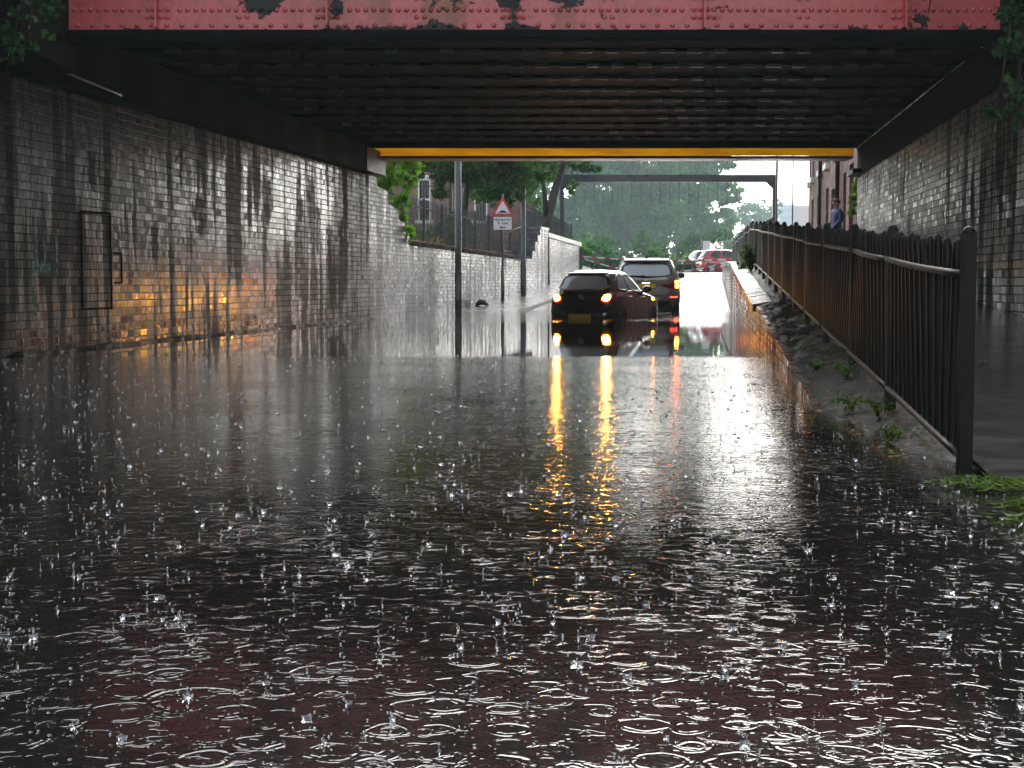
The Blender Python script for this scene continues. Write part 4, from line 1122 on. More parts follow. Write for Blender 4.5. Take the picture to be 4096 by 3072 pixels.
for s in (-1, 1):
    i = len(jv); A = arm(s); jv += [A[0], A[1], A[2], tuple(Vector(A[2]).lerp(Vector(A[3]), .6))]; jr += [.085,.072,.058,.05]; je += [(3,i),(i,i+1),(i+1,i+2),(i+2,i+3)]
skin_obj('jacket', jv, je, jr, MAT['jacket'], Pn)
tv = [(0,0,.86)]; tr_ = [(.16,.125)]; te = []
for s in (-1, 1):
    i = len(tv); tv += [(s*.09,.0,.74),(s*.10,-.02,.46),(s*.10,.015,.12)]; tr_ += [.105,.08,.062]; te += [(0,i),(i,i+1),(i+1,i+2)]
skin_obj('trousers', tv, te, tr_, MAT['trousers'], Pn)
for s in (-1, 1):
    skin_obj('shoe', [(s*.10,.04,.05),(s*.105,-.06,.045),(s*.11,-.17,.035)], [(0,1),(1,2)], [.055,.05,.042], MAT['black'], Pn, sub=1)
m = MB(); V = []; N = 18
hc = Vector((0,.0,1.545))
for j in range(8):
    th = PI*.62*j/7
    for i in range(N):
        ph = 2*PI*i/N; back = .5-.5*math.cos(ph-PI/2+PI)     # longer at the back
        t2 = th*(.80+.35*(.5+.5*math.sin(ph)))
        rr_ = 1+.03*math.sin(ph*7+j)
        V.append((hc.x+.087*rr_*math.sin(t2)*math.cos(ph), hc.y+.108*rr_*math.sin(t2)*math.sin(ph), hc.z+.092*math.cos(t2)))
m.add(V, [(j*N+i, (j+1)*N+i, (j+1)*N+(i+1) % N, j*N+(i+1) % N) for j in range(7) for i in range(N)], True)
m.build('hair', MAT['hair'], Pn)

# ------------------------------------------------------------------ buildings
def facade(m, fn, us, zs, holes, depth):
    """fn(u,z,d): wall in cells, openings left out, reveals built in"""
    U = sorted(set(us+[h[0] for h in holes]+[h[1] for h in holes])); Z = sorted(set(zs+[h[2] for h in holes]+[h[3] for h in holes]))
    for a, b in zip(U, U[1:]):
        for c, d in zip(Z, Z[1:]):
            cu, cz = (a+b)/2, (c+d)/2
            if any(h[0] < cu < h[1] and h[2] < cz < h[3] for h in holes): continue
            m.add([fn(a,c,0), fn(b,c,0), fn(b,d,0), fn(a,d,0)], [(0,1,2,3)])
    for a, b, c, d in holes:
        for p, q in (((a,c),(b,c)),((b,c),(b,d)),((b,d),(a,d)),((a,d),(a,c))):
            m.add([fn(p[0],p[1],0), fn(q[0],q[1],0), fn(q[0],q[1],depth), fn(p[0],p[1],depth)], [(0,1,2,3)])
MAT['pane'] = simple('dark_window_pane', (.02,.025,.028), .06, var=.2)
MAT['slate'] = simple('wet_slate_roof', (.07,.075,.085), .3, var=.3, nscale=8)
def Bx(Y): return 3.75+.129*Y
T = thing('terraced_house', 'tall red brick terrace with white sills and black downpipes beyond the bridge', 'building', (Bx(45), 45, 1.3))
fb = lambda u, z, d: (Bx(u)+d, u, z)
holes = [(46.4,47.5,1.9,3.75),(50.2,51.2,1.9,3.75),(52.9,53.8,1.9,3.75),(44.2,45.4,1.35,3.6),(42.9,43.7,1.9,3.9),(38.6,39.7,2.0,3.9),(40.6,41.5,1.9,3.8),
         (46.5,47.4,4.5,6.3),(49.2,50.1,4.5,6.3),(52.8,53.6,4.5,6.3),(43.0,43.9,4.5,6.3),(40.2,41.2,4.5,6.3),(54.5,55.0,4.45,6.3)]
m = MB(); facade(m, fb, [35.0,55.4], [.6,9.5], holes, .22)
m.add([fb(55.4,.6,0),fb(55.4,9.5,0),fb(55.4,9.5,9),fb(55.4,.6,9)], [(0,1,2,3)]); m.add([fb(35,.6,0),fb(35,9.5,0),fb(35,9.5,9),fb(35,.6,9)], [(0,1,2,3)])
put(m.build('wall', MAT['terrace'], fix=False), T)
for i, (a, b, c, d) in enumerate(holes):
    m = MB(); m.hexa([fb(a,c,.2),fb(b,c,.2),fb(b,c,.28),fb(a,c,.28),fb(a,d,.2),fb(b,d,.2),fb(b,d,.28),fb(a,d,.28)])
    if i == 3: put(m.build('door', MAT['darkgrey']), T); continue
    o = put(m.build('window', MAT['pane']), T)
    m = MB()
    for p, q in (((a,c),(a+.07,d)),((b-.07,c),(b,d)),((a+.071,c),(b-.071,c+.07)),((a+.071,d-.07),(b-.071,d)),((a+.071,(c+d)/2-.03),(b-.071,(c+d)/2+.03))):
        m.hexa([fb(p[0],p[1],.17),fb(q[0],p[1],.17),fb(q[0],p[1],.199),fb(p[0],p[1],.199),fb(p[0],q[1],.17),fb(q[0],q[1],.17),fb(q[0],q[1],.199),fb(p[0],q[1],.199)])
    put(m.build('frame', MAT['white']), o)
    m = MB(); m.hexa([fb(a-.1,c-.19,-.12),fb(b+.1,c-.19,-.12),fb(b+.1,c-.19,.16),fb(a-.1,c-.19,.16),fb(a-.1,c-.004,-.12),fb(b+.1,c-.004,-.12),fb(b+.1,c-.004,.16),fb(a-.1,c-.004,.16)])
    put(m.build('sill', MAT['white' if c > 4 else 'stone']), o)
m = MB(); m.hexa([fb(34.8,9.5,-.3),fb(55.6,9.5,-.3),fb(55.6,9.5,9),fb(34.8,9.5,9),fb(34.8,12.2,4.3),fb(55.6,12.2,4.3),fb(55.6,12.2,4.5),fb(34.8,12.2,4.5)])
put(m.build('roof', MAT['slate']), T)
for y, wv in ((48.9,.06),(42.35,.065)):
    m = MB(); m.tube([fb(y,1.3 if y < 45 else 1.35,-.09),fb(y,9.4,-.09)], wv, 10)
    for z in (2.6,4.2,6.0,7.8): m.tube([fb(y,z,-.09),fb(y,z+.09,-.09)], wv*1.25, 10)
    put(m.build('downpipe', MAT['black']), T)
# brick house behind the railing on the left
T = thing('brick_house', 'red brick house with a white arched sash window behind the left railing', 'building', (-5, 75, 2))
fh = lambda u, z, d: (u, 75+d, z)
hw = (-4.68,-4.02,3.9,5.98); hw2 = (-1.9,-1.2,3.9,5.98); hw3 = (-8.4,-7.7,3.9,5.98)
m = MB(); facade(m, fh, [-12,1.0], [1.5,6.9], [hw,hw2,hw3], .2); put(m.build('wall', MAT['terrace'], fix=False), T)
m = MB(); m.box((-12,75.01,1.5),(-11.7,83,6.9)); m.box((.7,75.01,1.5),(1.0,83,6.9)); put(m.build('side_wall', MAT['terrace']), T)
for a, b, c, d in (hw,hw2,hw3):
    m = MB(); m.box((a,75.18,c),(b,75.22,d)); o = put(m.build('window', MAT['pane']), T)
    m = MB()
    for p, q in (((a-.02,c),(a+.09,d)),((b-.09,c),(b+.02,d)),((a+.09,d-.10),(b-.09,d)),((a+.09,(c+d)/2-.05),(b-.09,(c+d)/2+.04))):
        m.box((p[0],75.02,p[1]),(q[0],75.15,q[1]))
    n = 10; P = [(a-.04+(b-a+.08)*i/n, d+.16*math.sin(PI*i/n)+.02) for i in range(n+1)]
    m.prism(P, lambda u, v, k: (u, 74.97+k, v), 0, .1)
    put(m.build('frame', MAT['white']), o)
    m = MB(); m.box((a-.12,74.88,c-.15),(b+.12,75.1,c-.004)); put(m.build('sill', MAT['white']), o)
m = MB(); m.hexa([(-12.3,74.7,6.91),(1.3,74.7,6.91),(1.3,83.3,6.91),(-12.3,83.3,6.91),(-12.3,78.9,9.6),(1.3,78.9,9.6),(1.3,79.1,9.6),(-12.3,79.1,9.6)])
put(m.build('roof', simple('pale_wet_roof', (.30,.31,.34), .25, var=.2)), T)
# tower block far beyond
T = thing('tower_block', 'pale tower block fading into the mist beyond the far trees', 'building', (110, 600, 3))
m = MB(); m.box((106.6,600,2),(112.6,616,31.5)); m.build('wall', simple('pale_render', (.55,.58,.68), .7)); o = COL.objects[-1]; put(o, T)
m = MB(); m.box((112.61,600.5,2),(118.2,616,31.2)); put(m.build('side_wing', simple('pink_panel', (.62,.40,.38), .7)), T)
m = MB()
for i in range(10):
    for k in range(4):
        m.box((107.1+1.45*k,599.93,4.5+2.65*i),(108.0+1.45*k,599.99,5.9+2.65*i))
put(m.build('window_rows', simple('mist_pale_glazing', (.42,.46,.55), .4)), T)  # window colour lightened to stand in for mist

# ------------------------------------------------------------------ plants
def leaf_cloud(P, size, rng, droop=.3, aspect=.7, jitter=.35, up=None):
    """kite-shaped leaves at points P, random in direction, a little folded"""
    n = len(P); s = size*(1+jitter*rng.uniform(-1, 1, n))[:, None]
    d = rng.normal(size=(n,3)); d[:,2] -= droop*1.5; d /= np.linalg.norm(d, axis=1)[:,None]
    e = rng.normal(size=(n,3)); e[:,2] *= .5; e -= d*np.sum(e*d, axis=1)[:,None]; e /= np.linalg.norm(e, axis=1)[:,None]
    nn = np.cross(d, e)
    a = P-d*s*.5; t = P+d*s*.5; l = P+e*s*.5*aspect-nn*s*.12-d*s*.08; r = P-e*s*.5*aspect-nn*s*.12-d*s*.08
    V = np.stack([a, l, t, r], axis=1).reshape(-1,3); F = np.arange(4*n).reshape(-1,4)
    return V, F
def blob_points(blobs, n, rng, shell=.55):
    w_ = np.array([b[3]**2 for b in blobs]); w_ = w_/w_.sum(); idx = rng.choice(len(blobs), n, p=w_)
    B = np.array([(b[0],b[1],b[2],b[3],(b[4] if len(b) > 4 else b[3]*.8)) for b in blobs])[idx]
    d = rng.normal(size=(n,3)); d /= np.linalg.norm(d, axis=1)[:,None]
    r = (shell+(1-shell)*rng.random(n))*(1+.22*np.sin(d[:,0]*5+idx)*np.sin(d[:,2]*6+idx*2))
    return B[:,:3]+d*r[:,None]*np.stack([B[:,3],B[:,3],B[:,4]],1)
def sub_blobs(blobs, k, rng, f=.38):
    out = []
    for b in blobs:
        rz = b[4] if len(b) > 4 else b[3]*.8
        for _ in range(k):
            d = rng.normal(size=3); d /= np.linalg.norm(d); q = .45+.55*rng.random()
            out.append((b[0]+d[0]*b[3]*q, b[1]+d[1]*b[3]*q, b[2]+d[2]*rz*q, b[3]*f*(.6+.8*rng.random()), b[3]*f*.7))
    return out
def tree(name, label, trunk, blobs, n, size, mat, seed, limbs=(), r0=.3, group=None, sub=14, droop=.3, cat='tree', f=.38):
    rng = np.random.default_rng(seed)
    T = thing(name, label, cat, trunk[0], group=group)
    m = MB(); k = len(trunk); m.tube(trunk, [r0*(1-.6*i/(k-1)) for i in range(k)], 10)
    for L in limbs: m.tube(L[0], [L[1]*(1-.7*i/(len(L[0])-1)) for i in range(len(L[0]))], 7)
    top = Vector(trunk[-1])
    for b in blobs:                                   # a limb into every mass of the crown
        c = Vector(b[:3]); q = Vector(trunk[max(0, k-2)]).lerp(top, rng.random())
        m.tube([q, q.lerp(c, .5)+Vector((0,0,.15*b[3])), c], [r0*.3, r0*.2, r0*.06], 6)
    put(m.build('trunk', MAT['bark']), T)
    P = blob_points(sub_blobs(blobs, sub, rng, f), n, rng, .35)
    V, F = leaf_cloud(P, size, rng, droop)
    o = raw_mesh('crown', V, F, mat); put(o, T); return T

# near left: maple with big lobed leaves beside the bridge
def lobed(P, size, rng, droop=.5):
    n = len(P); ang = np.array([-90,-50,-20,5,30,62,90,118,150,175,200,230])*PI/180; rad = np.array([.28,.62,.42,.92,.55,.70,1.0,.70,.55,.92,.42,.62])
    d = rng.normal(size=(n,3))*.6; d[:,2] -= droop*1.6; d /= np.linalg.norm(d, axis=1)[:,None]
    e = rng.normal(size=(n,3)); e[:,1] *= .35; e -= d*np.sum(e*d, axis=1)[:,None]; e /= np.linalg.norm(e, axis=1)[:,None]
    nn = np.cross(d, e); s = size*(.6+.7*rng.random(n))
    u = np.cos(ang)*rad; v = np.sin(ang)*rad; f = -.18*np.abs(u)
    V = P[:,None,:]+s[:,None,None]*(u[None,:,None]*e[:,None,:]+v[None,:,None]*d[:,None,:]+f[None,:,None]*nn[:,None,:])
    return V.reshape(-1,3), np.arange(12*n).reshape(-1,12)
rng = np.random.default_rng(5)
T = thing('maple_tree', 'bright green maple with big lobed leaves hanging beside the bridge corner', 'tree', (-5.2, 38.2, 1.8))
m = MB(); m.tube([(-5.2,38.2,1.5),(-5.1,38.1,3.2),(-4.6,38.0,5.0),(-4.3,38,7.0)], [.22,.18,.14,.07], 10)
for e in ((-3.6,37.4,4.2),(-3.2,37.2,3.4),(-2.9,37.5,3.0),(-3.9,38.5,5.2),(-2.75,37.3,2.4),(-3.0,37,4.6)):
    m.tube([(-4.9,38.05,3.6+.2*e[2]-.6),((e[0]-4.9)/2,(e[1]+38)/2,e[2]+.5),e], [.06,.03,.01], 6)
put(m.build('trunk', MAT['bark']), T)
bl = [(-2.45,37.6,3.8,.30,.26),(-2.6,37.5,3.3,.28,.3),(-2.2,37.7,4.1,.3,.25),(-3.3,37.3,4.0,.62,.5),(-3.1,37.3,3.35,.42,.4),(-3.35,37.0,3.0,.40,.42),(-2.82,37.5,2.85,.36,.26),(-2.95,37.4,2.55,.26,.2),(-2.62,37.7,2.05,.22,.24),(-2.75,37.7,2.5,.2,.2),(-3.6,37.8,4.8,.9,.8),(-2.7,37.6,3.9,.45,.5),(-3.5,37.2,2.5,.25,.3),(-3.6,37.3,3.5,.5,.6),(-3.25,37.2,2.45,.2,.2)]
P = blob_points(bl, 1150, rng, .3); V, F = lobed(P, .105, rng); put(raw_mesh('crown', V, F, MAT['leaf_maple']), T)
# trees behind the left railing
tree('lime_tree', 'dark leafy lime tree hanging low over the left railing and the lamp column', [(-1.75,51.5,1.6),(-1.7,51.5,2.8),(-1.5,51.6,4.2),(-1.3,51.8,6.5)],
     [(-1.9,50.5,4.6,1.05,.85),(-.7,50.8,4.25,1.0,.9),(-2.7,51.5,5.0,1.1,.8),(.1,51,4.5,.75,1.0),(-1.2,50.5,5.6,1.6,1.0),(-.35,50.2,3.7,.45,.75),(-3.2,51,4.6,.5,.5),(.35,51.5,5.1,1.1,.9),(-3.6,52,5.9,1.2,.9),(-2.4,50.6,3.9,.35,.35)], 12500, .17, MAT['leaf_lime'], 11, r0=.19, sub=16, droop=.8)
tree('leaning_tree', 'leaning forked tree on top of the pale brick wall with fresh green leaves', [(1.15,60.6,2.4),(1.45,60.7,3.4),(1.75,60.9,4.6),(2.25,61,6.2),(2.6,61,7.6)],
     [(.9,60,5.4,.9,.8),(1.6,60.2,6.2,1.0,.8),(2.9,60.2,5.6,.7,.5),(3.2,60.5,6.2,.9,.6),(.3,60.4,5.0,.7,.7),(2.2,60,6.8,1.4,.8),(-.2,60.8,5.8,.9,.8),(.75,59.9,4.3,.35,.4),(2.35,59.8,4.65,.28,.3)], 6500, .19, MAT['leaf_olive'], 12,
     limbs=[([(1.4,60.7,3.3),(1.3,60.5,4.5),(1.05,60.3,5.5)], .14)], r0=.24, sub=12, droop=.6)
# the park beyond the junction
park = [
 ('broad park tree far left behind the warning sign', [(-2.5,88,2),(-2.4,88,6),(-2,88,9)], [(-3,87,6.5,2.6),(-.5,86.5,5.5,2.2),(-2,87,9.5,3.2),(1,87.5,8.5,2.6)], 'leaf_lime'),
 ('park tree directly behind the left leg of the height barrier', [(7.14,230.86,2.649),(7.378,230.86,13.12),(8.092,230.86,22.64)], [(3.57,228.48,10.74,5.236),(8.568,228.48,8.837,5.474),(5.95,228.48,17.88,7.14),(11.9,229.67,15.5,5.712),(8.33,230.86,25.02,7.616)], 'leaf_far'),
 ('park tree with a dark hollow crown above the off-road car', [(15.71,252.28,2.411),(15.71,252.28,13.12),(16.18,252.28,25.02)], [(12.38,249.9,11.22,5.474),(18.09,249.9,13.12,6.188),(15.23,248.71,20.73,7.14),(19.99,249.9,23.11,6.664),(14.76,249.9,6.457,3.808),(20.47,248.95,7.885,4.522)], 'leaf_far'),
 ('tall park tree with pale leaves behind the hanging chains', [(24.75,247.52,2.411),(24.75,247.52,13.12),(25.23,247.52,25.02)], [(22.13,245.14,11.22,5.236),(27.13,245.14,13.6,5.95),(24.75,243.95,21.69,7.14),(29.51,246.33,21.21,4.998),(27.61,245.14,7.409,3.808),(22.85,243.95,16.45,4.76)], 'leaf_olive'),
 ('park tree on the right edge of the tree mass above the red car', [(30.94,257.04,2.411),(30.94,257.04,10.74),(31.18,257.04,20.26)], [(29.99,254.66,10.26,4.522),(32.37,254.66,15.5,4.046),(30.23,254.18,20.73,4.998),(33.08,255.14,10.26,2.856),(28.56,254.66,26.45,5.712),(31.42,254.42,24.54,2.856),(35.2,255,10.5,3.4),(36.4,255,15.5,2.6),(34.2,255,21,3.2),(36.8,255,6,2.6)], 'leaf_olive'),
 ('tall dark park tree rearmost in the middle of the tree mass', [(19.04,276.08,2.411),(19.04,276.08,17.88),(19.52,276.08,27.4)], [(11.9,273.7,21.45,8.092),(21.42,273.7,23.83,9.044),(16.66,271.32,13.12,7.616),(27.37,273.7,16.69,7.616),(2.38,271.32,17.88,8.092),(24.99,271.32,8.361,6.188),(8.33,271.32,8.361,6.188)], 'leaf_far'),
]
for i, (lab, tr, bl, mt) in enumerate(park):
    tree('park_tree', lab, tr, bl, (7000,12000,15000,15000,13000,12000)[i], .36 if i == 0 else .80, MAT[mt], 30+i, r0=.34 if i == 0 else .5, sub=15, group='trees of the park beyond the junction', droop=.4)
tree('park_tree', 'misty blue tree low on the skyline left of the barrier leg', [(69.02,452.2,4.553),(69.02,452.2,13.12),(69.02,452.2,22.64)], [(66.64,449.82,16.45,8.092),(73.78,449.82,13.12,7.14),(71.4,449.82,21.45,5.712),(63.07,449.82,9.551,5.712),(76.16,449.82,22.64,4.522),(78.54,449.82,10.74,5.236)], 5500, 1.0, MAT['leaf_far'], 41, r0=.4, sub=11, group='distant misty trees')
tree('park_tree', 'misty tree at the far right behind the leg of the height barrier', [(88.06,511.7,5.029),(88.06,511.7,13.12),(88.06,511.7,20.26)], [(85.68,509.32,13.12,7.616),(91.63,509.32,10.74,6.188),(85.68,509.32,20.26,4.76)], 3500, 1.0, MAT['leaf_far'], 42, r0=.4, sub=10, group='distant misty trees')
def bush(label, x, y, z, r, n, size, mat, seed, rz=None, name='bush'):
    rng = np.random.default_rng(seed); T = thing(name, label, 'bush', (x, y, z))
    m = MB()
    for i in range(6):
        a = 2*PI*i/6; m.tube([(0,0,-.1),(r*.4*math.cos(a),r*.4*math.sin(a),r*.5),(r*.6*math.cos(a),r*.6*math.sin(a),r*.9)], [.03,.02,.008], 5)
    m.build('stems', MAT['bark'], T)
    P = blob_points(sub_blobs([(0,0,r*.6,r,rz or r*.7)], 16, rng), n, rng, .3); V, F = leaf_cloud(P, size, rng); o = raw_mesh('foliage', V, F, MAT[mat], T)
bush('bright low bush behind the black car at the junction', 12.4, 100.5, 1.4, 1.1, 1500, .26, 'leaf_plant', 51)
bush('rounded bush below the park trees left of the black car', 9.6, 100.5, 1.4, 1.3, 1500, .26, 'leaf_olive', 52)
for i, (x, y, r, lab) in enumerate(((7,150,3.2,'dark hedge under the park trees nearest the pale wall'),(13,152,3.4,'dark hedge under the park trees above the off-road car'),(19,154,3.2,'dark hedge under the park trees left of the red car'),(25,158,3.4,'dark hedge behind the red car'))):
    bush(lab, x, y, 1.5, r, 2600, .55, 'leaf_lime', 150+i, 3.4)
bush('dark hedge bush under the park trees behind the tape', 5.5, 99, 1.4, 1.6, 1800, .28, 'leaf_far', 53)
bush('shrub growing at the end of the pale wall below the leaning tree', 2.6, 71.5, 1.6, .95, 1500, .2, 'leaf_olive', 54, 1.3)
bush('dark shrub behind the grey railing below the lime tree', -2.6, 55.5, 1.7, 1.3, 1800, .2, 'leaf_lime', 55)
bush('small tree sapling behind the railing on the pale wall', 1.2, 66, 2.3, .9, 1000, .2, 'leaf_far', 56, 1.2)
# low wall along the park
m = MB()
for i in range(12):
    x = -1+1.45*i; m.box((x, 101.6, 1.2), (x+1.43, 101.95, 2.05+.06*(i % 2)))
tag(m.build('park_wall', MAT['darkstone']), 'low dark park wall behind the junction under the park trees', 'wall')
# ivy on the piers
def ivy(label, zones, n, seed, size=.10, mat='leaf_ivy'):
    rng = np.random.default_rng(seed); c = zones[0]
    T = thing('ivy', label, 'ivy', c[:3])
    P = blob_points(sub_blobs(zones, 12, rng, .4), n, rng, .3)
    V, F = lobed(P, size*.62, rng, .55); put(raw_mesh('foliage', V, F, MAT[mat]), T)
    m = MB()
    for i in range(7):
        z = zones[i % len(zones)]; m.tube([(c[0],c[1],c[2]+1.2),((c[0]+z[0])/2+.1,c[1]-.1,(c[2]+z[2])/2+.4),(z[0],z[1],z[2]-.3)], [.02,.014,.005], 5)
    put(m.build('stems', MAT['bark']), T)
ivy('dark ivy hanging from the pier at the top left corner', [(-4.80,15.1,3.5,.27,.38),(-5.0,15.0,3.2,.22,.3),(-4.55,15.1,3.75,.2,.3),(-5.2,15,4.1,.4,.4),(-5.0,15.1,4.7,.6,.5)], 900, 61, .085)
ivy('ivy trailing down the dark pier at the top right corner', [(4.78,14.6,3.5,.17,.45),(4.82,14.55,2.85,.14,.35),(4.80,14.5,2.42,.10,.2),(5.0,14.5,3.3,.3,.6),(4.75,14.6,4.0,.3,.4),(4.58,14.5,2.47,.07,.05),(4.68,14.5,3.05,.08,.1)], 1300, 62, .085)
ivy('small ivy spray hanging across the right end of the red girder', [(4.5,16.5,3.98,.10,.10),(4.6,16.5,4.2,.14,.12),(4.8,16.4,4.5,.25,.15)], 60, 63, .09)
ivy('yellow green creeper climbing the corner where the abutment meets the brick terrace', [(8.25,36.2,3.0,.14,.3),(8.22,36.0,2.5,.16,.3),(8.3,36.4,2.0,.16,.25),(8.35,36.3,3.4,.16,.25)], 260, 64, .13, 'leaf_plant')
m = MB(); m.box((8.02,36.6,foot(36.6)-.05),(8.36,37.3,foot(37)+.42)); m.box((8.0,36.57,foot(37)+.421),(8.38,37.33,foot(37)+.48))
tag(m.build('planter', MAT['white']), 'white planter box below the creeper at the end of the abutment wall', 'planter')
# feathery plant growing out of the coping and weeds on the bank
def weed(label, x, y, z, r, h, n, size, seed, mat='leaf_plant', cat='plant', name='wall_plant'):
    rng = np.random.default_rng(seed); T = thing(name, label, cat, (x, y, z)); m = MB(); P = []
    for i in range(max(5, n//45)):
        a = 2*PI*rng.random(); q = r*(.3+.7*rng.random()); hh = h*(.5+.5*rng.random())
        tip = Vector((q*math.cos(a), q*math.sin(a), hh)); mid = Vector((tip.x*.35, tip.y*.35, hh*.6))
        m.tube([(0,0,-.03), mid, tip], [.008,.006,.003], 5)
        for k in range(n//max(5, n//45)):
            t = .2+.8*rng.random(); p = (mid*2*t*(1-t)+tip*t*t); P.append(tuple(p+Vector(rng.normal(size=3)*.045*(1.2-t))))
    m.build('stems', MAT['leaf_lime'], T)
    V, F = leaf_cloud(np.array(P), size, rng, .1, .5); raw_mesh('leaves', V, F, MAT[mat], T)
weed('feathery bright green plant growing out of the coping below the railing', Fx(34.6)+.30, 34.6, 1.08, .30, .72, 520, .10, 71)
weed('low bright plant beside the taller plant on the end of the coping', Fx(36.5)+.15, 36.5, 1.10, .22, .30, 160, .09, 72)
wl = [(10.9,.30,'broad leaved weed at the foot of the railing where the bank is widest',.17,.16),(9.4,.20,'trodden yellow green weed lying across the wet bank',.22,.07),(8.9,.30,'small dark green weed tuft under the bottom rail',.12,.10),(11.9,.16,'flattened grass blades on the broken edge of the bank',.2,.05),(7.9,.25,'bright green weed sprig at the edge of the flood beside the railing',.12,.07)]
for i, (y, dx, lab, r, h) in enumerate(wl):
    z = cedge(y)+(fbase(y)-.09-cedge(y))*(dx/.5)
    weed(lab, Fx(y)+dx, y, max(z, .0)+.02, r*.8, h*.7, 70, .036, 80+i, 'weed', 'weed', 'weed')
def floating(label, x, y, r, n, seed):
    rng = np.random.default_rng(seed); P = np.stack([rng.normal(size=n)*r*.55, rng.normal(size=n)*r*.45, .012+.03*rng.random(n)], 1)
    d = rng.normal(size=(n,3)); d[:,2] *= .18; d /= np.linalg.norm(d, axis=1)[:,None]
    T = thing('floating_weed', label, 'weed', (x, y, 0)); s = .025+.03*rng.random(n)[:,None]
    e = np.cross(d, np.array([0,0,1.])); e /= np.linalg.norm(e, axis=1)[:,None]
    V = np.stack([P-d*s, P+e*.007, P+d*s+np.array([0,0,.012]), P-e*.007], 1).reshape(-1,3)
    raw_mesh('leaves', V, np.arange(4*n).reshape(-1,4), MAT['weed'], T)
floating('large clump of torn green weed floating at the foot of the railing end post', 1.93, 6.05, .17, 260, 91)
floating('smaller green weed clump floating nearer the camera than the big clump', 1.92, 5.42, .11, 130, 92)
floating('sparse dark weed scraps floating nearest the right corner', 1.74, 5.12, .07, 40, 93)
def leaf(label, x, y, z, rz, s, mat='weed'):
    m = MB(); P = [(-1,0),(-.5,.38),(.1,.45),(.6,.25),(1,0),(.6,-.28),(.1,-.42),(-.5,-.36)]
    V = [(s*(u*math.cos(rz)-v*math.sin(rz)), s*(u*math.sin(rz)+v*math.cos(rz)), .01+.12*s*abs(v)+.1*s*u*u) for u, v in P]
    m.add(V+[(a, b, c+.003) for a, b, c in V], [tuple(range(8))[::-1], tuple(range(8,16))]+[(i,(i+1) % 8,8+(i+1) % 8,8+i) for i in range(8)])
    m.tube([(-s*1.0*math.cos(rz),-s*1.0*math.sin(rz),.02),(-s*1.9*math.cos(rz+.3),-s*1.9*math.sin(rz+.3),.03)], .003, 5)
    o = m.build('fallen_leaf', MAT[mat]); o.location = (x, y, z); tag(o, label, 'leaf')
y = 15.6; leaf('single pale leaf stuck on the wet bank below the railing', Fx(y)+.30, y, cedge(y)+.18, .5, .085)
leaf('small yellow green leaf on the wet footway behind the railing', 3.55, 11.3, foot(11.3)+.012, .9, .06)
m = MB(); m.tube([(-.18,.05,.02),(-.05,0,.12),(.08,-.02,.10),(.2,-.06,.02)], [.05,.09,.08,.03], 7)
o = m.build('wood_scrap', simple('brown_rotten_wood', (.10,.06,.035), .7, bump=.6)); o.location = (-.92, 45.6, pave(45.6)); tag(o, 'broken brown lump of wood leaning at the foot of the left wall', 'debris')
# dry grass on the wing wall and debris on the pavement: nobody could count it
rng = np.random.default_rng(77); P = []
for i in range(2600):
    y = 38.2+15.8*rng.random()**1.2; P.append((Lx(y)-.12-.75*rng.random(), y, 1.86-.0085*(y-38)+.10*rng.random()**2))
P = np.array(P); tuft = np.where(np.abs(P[:,1]-42.4) < .5)[0]; P[tuft,2] += .22*rng.random(len(tuft))
V, F = leaf_cloud(P, .11, rng, -.2, .16); tag(raw_mesh('dry_grass', V, F, MAT['drygrass']), kind='stuff')
P = []
for i in range(420):
    y = 44+14*rng.random(); P.append((Lx(y)+.1+1.6*rng.random()**1.6, y, pave(y)+.012))
V, F = leaf_cloud(np.array(P), .10, rng, 0, .4); V[:,2] = V[:,2]*.12+np.repeat(np.array(P)[:,2], 4)*.88+.01
tag(raw_mesh('leaf_litter', V, F, MAT['bark']), kind='stuff')
P = []
for i in range(900):
    y = 7+24*rng.random()**1.4; k = rng.random()
    P.append((Fx(y)+.05+k*.42, y, cedge(y)+(fbase(y)-.10-cedge(y))*k**.9+.035))
V, F = leaf_cloud(np.array(P), .05, rng, 0, .5); V[:,2] = V[:,2]*.25+np.repeat(np.array(P)[:,2], 4)*.75+.01
tag(raw_mesh('bank_litter', V, F, MAT['drygrass']), kind='stuff')
P = []
for i in range(5200):
    x = -14+15*rng.random(); y = 40+36*rng.random()
    if x < Lx(y)-.9: P.append((x, y, 1.75+(Lx(y)-x)*.04+.12*rng.random()))
V, F = leaf_cloud(np.array(P), .26, rng, -.5, .3); tag(raw_mesh('bank_grass', V, F, MAT['grass']), kind='stuff')

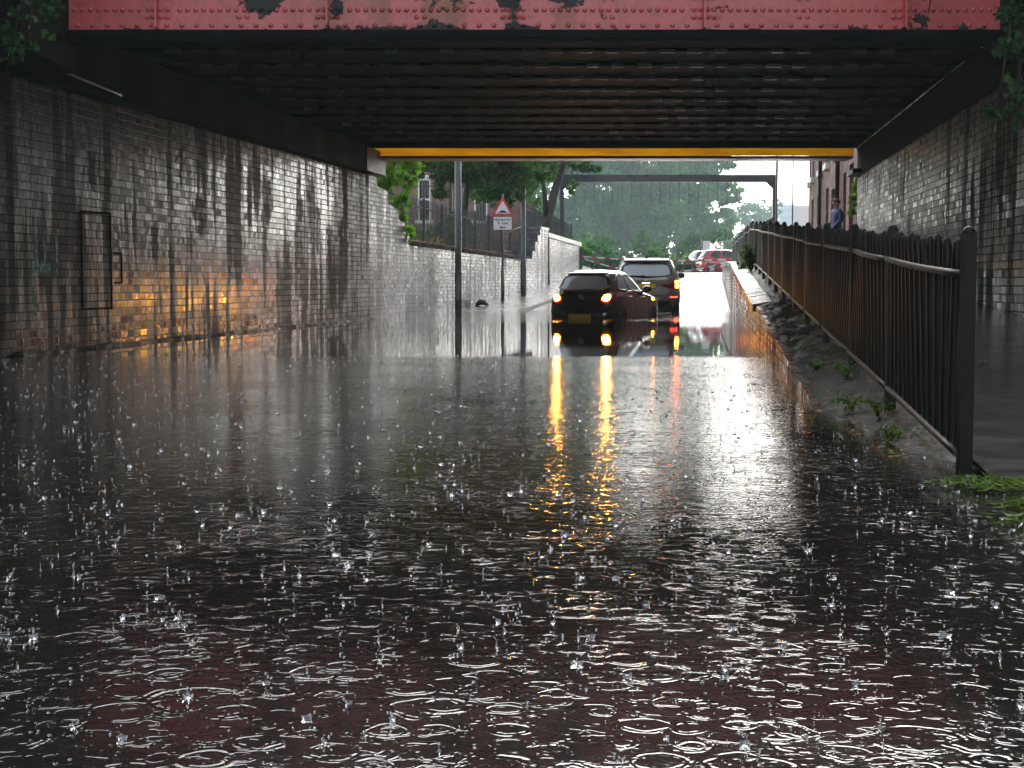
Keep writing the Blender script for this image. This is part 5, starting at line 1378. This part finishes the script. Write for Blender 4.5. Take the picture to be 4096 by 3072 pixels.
# ------------------------------------------------------------------ rain hitting the water
rng = np.random.default_rng(123)
m = MB(); cnt = 0
while cnt < 1100:
    y = 2.5+14.6*rng.random()**.85; x = rng.uniform(-.37, .37)*y
    if x > Fx(y)-.1 and y > 8.5: continue
    cnt += 1; k = rng.random(); s = .35+.65*rng.random()
    if k < .5:                                   # jet with a bead on top
        h = s*(.010+.024*rng.random()); r = s*.0022
        m.tube([(x,y,-.002),(x,y,.004),(x+.002*rng.normal(),y,h*.6),(x+.003*rng.normal(),y,h)], [r*3.2,r*1.5,r*.8,r*.9], 6, cap=False)
        m.ball((x,y,h+r), r*1.25, 6, 4)
    if k > .3:                                   # crown of a drop that has just struck
        n = 9; r = s*(.006+.009*rng.random()); V = []
        for i in range(n):
            a = 2*PI*i/n; hh = s*(.003+.008*rng.random())
            V += [(x+r*.75*math.cos(a), y+r*.75*math.sin(a), -.001), (x+r*1.15*math.cos(a), y+r*1.15*math.sin(a), hh)]
        m.add(V, [(2*i, 2*((i+1) % n), 2*((i+1) % n)+1, 2*i+1) for i in range(n)], True)
        for i in range(3):
            a = 2*PI*rng.random(); q = r*(1.2+1.5*rng.random()); m.ball((x+q*math.cos(a), y+q*math.sin(a), s*.03*rng.random()+.006), .0022+.0018*rng.random(), 5, 3)
for i in range(2600):
    y = 2.4+14.5*rng.random(); x = rng.uniform(-.37, .37)*y
    if x > Fx(y)-.1 and y > 8.5: continue
    for k in range(rng.integers(1, 4)):
        m.ball((x+.02*rng.normal(), y+.02*rng.normal(), .002+.014*rng.random()**2), .0012+.0022*rng.random()**2, 5, 3, (1.6,1.,.8))
t = NT('splash_water'); t.P(Base_Color=(.92,.95,1.), Roughness=.06, IOR=1.33); t.set(t.b, 'Transmission Weight', .8)
tag(m.build('rain_splashes', t.m, fix=False), kind='stuff')

# ------------------------------------------------------------------ rainy air
HZ = NT('rain_haze'); HZ.t.nodes.remove(HZ.b)
pv = HZ.n('ShaderNodeVolumePrincipled', None, Color=(.74,.93,.95), Density=.0008, Anisotropy=.2)
HZ.t.links.new(pv.outputs[0], HZ.out.inputs['Volume'])
m = MB(); m.box((-620,-60,-3.2),(640,760,72)); hz = m.build('haze', HZ.m); tag(hz, kind='stuff')

# unseen walls and trees added on the camera's side to block sky light
T = thing('light_blocking_wall', 'unseen sooty brick wall added to block light on the left', 'wall', (-8, 8, 0))
m = MB(); m.hexa([(-7.6,-6,-1.3),(-6.9,15.38,-1.3),(-8,15.38,-1.3),(-8.6,-6,-1.3),(-7.6,-6,4.2),(-6.9,15.38,5.2),(-8,15.38,5.2),(-8.6,-6,4.2)])
put(m.build('brick_face', MAT['darkbrick']), T)
T = thing('light_blocking_wall', 'unseen sooty brick wall added to block light on the right', 'wall', (7, 8, 0))
m = MB(); m.hexa([(7.6,-6,-1.3),(6.6,14.58,-1.3),(7.6,14.58,-1.3),(8.6,-6,-1.3),(7.6,-6,4.2),(6.6,14.58,5.2),(7.6,14.58,5.2),(8.6,-6,4.2)])
put(m.build('brick_face', MAT['darkbrick']), T)
for i, (x, y, s, lab) in enumerate(((-10.5,4,1,'unseen tree added to block light above the left wall'),(-11.5,11,1.1,'dark tree beside the left end of the red girder'),(10.5,3,1,'unseen tree added to block light above the right wall'),(11.5,10.5,1.1,'dark tree beside the right end of the red girder'))):
    tree('light_blocking_tree', lab, [(x,y,3),(x,y,5.5),(x*.98,y,8)], [(x*.9,y,7.5*s,3.0),(x*.86,y+2,9,2.8),(x,y-2.5,8,3),(x*.8,y-1,10.5,2.6)], 5000, .42, MAT['leaf_lime'], 140+i, r0=.3, sub=14, group='unseen trees added to block light')
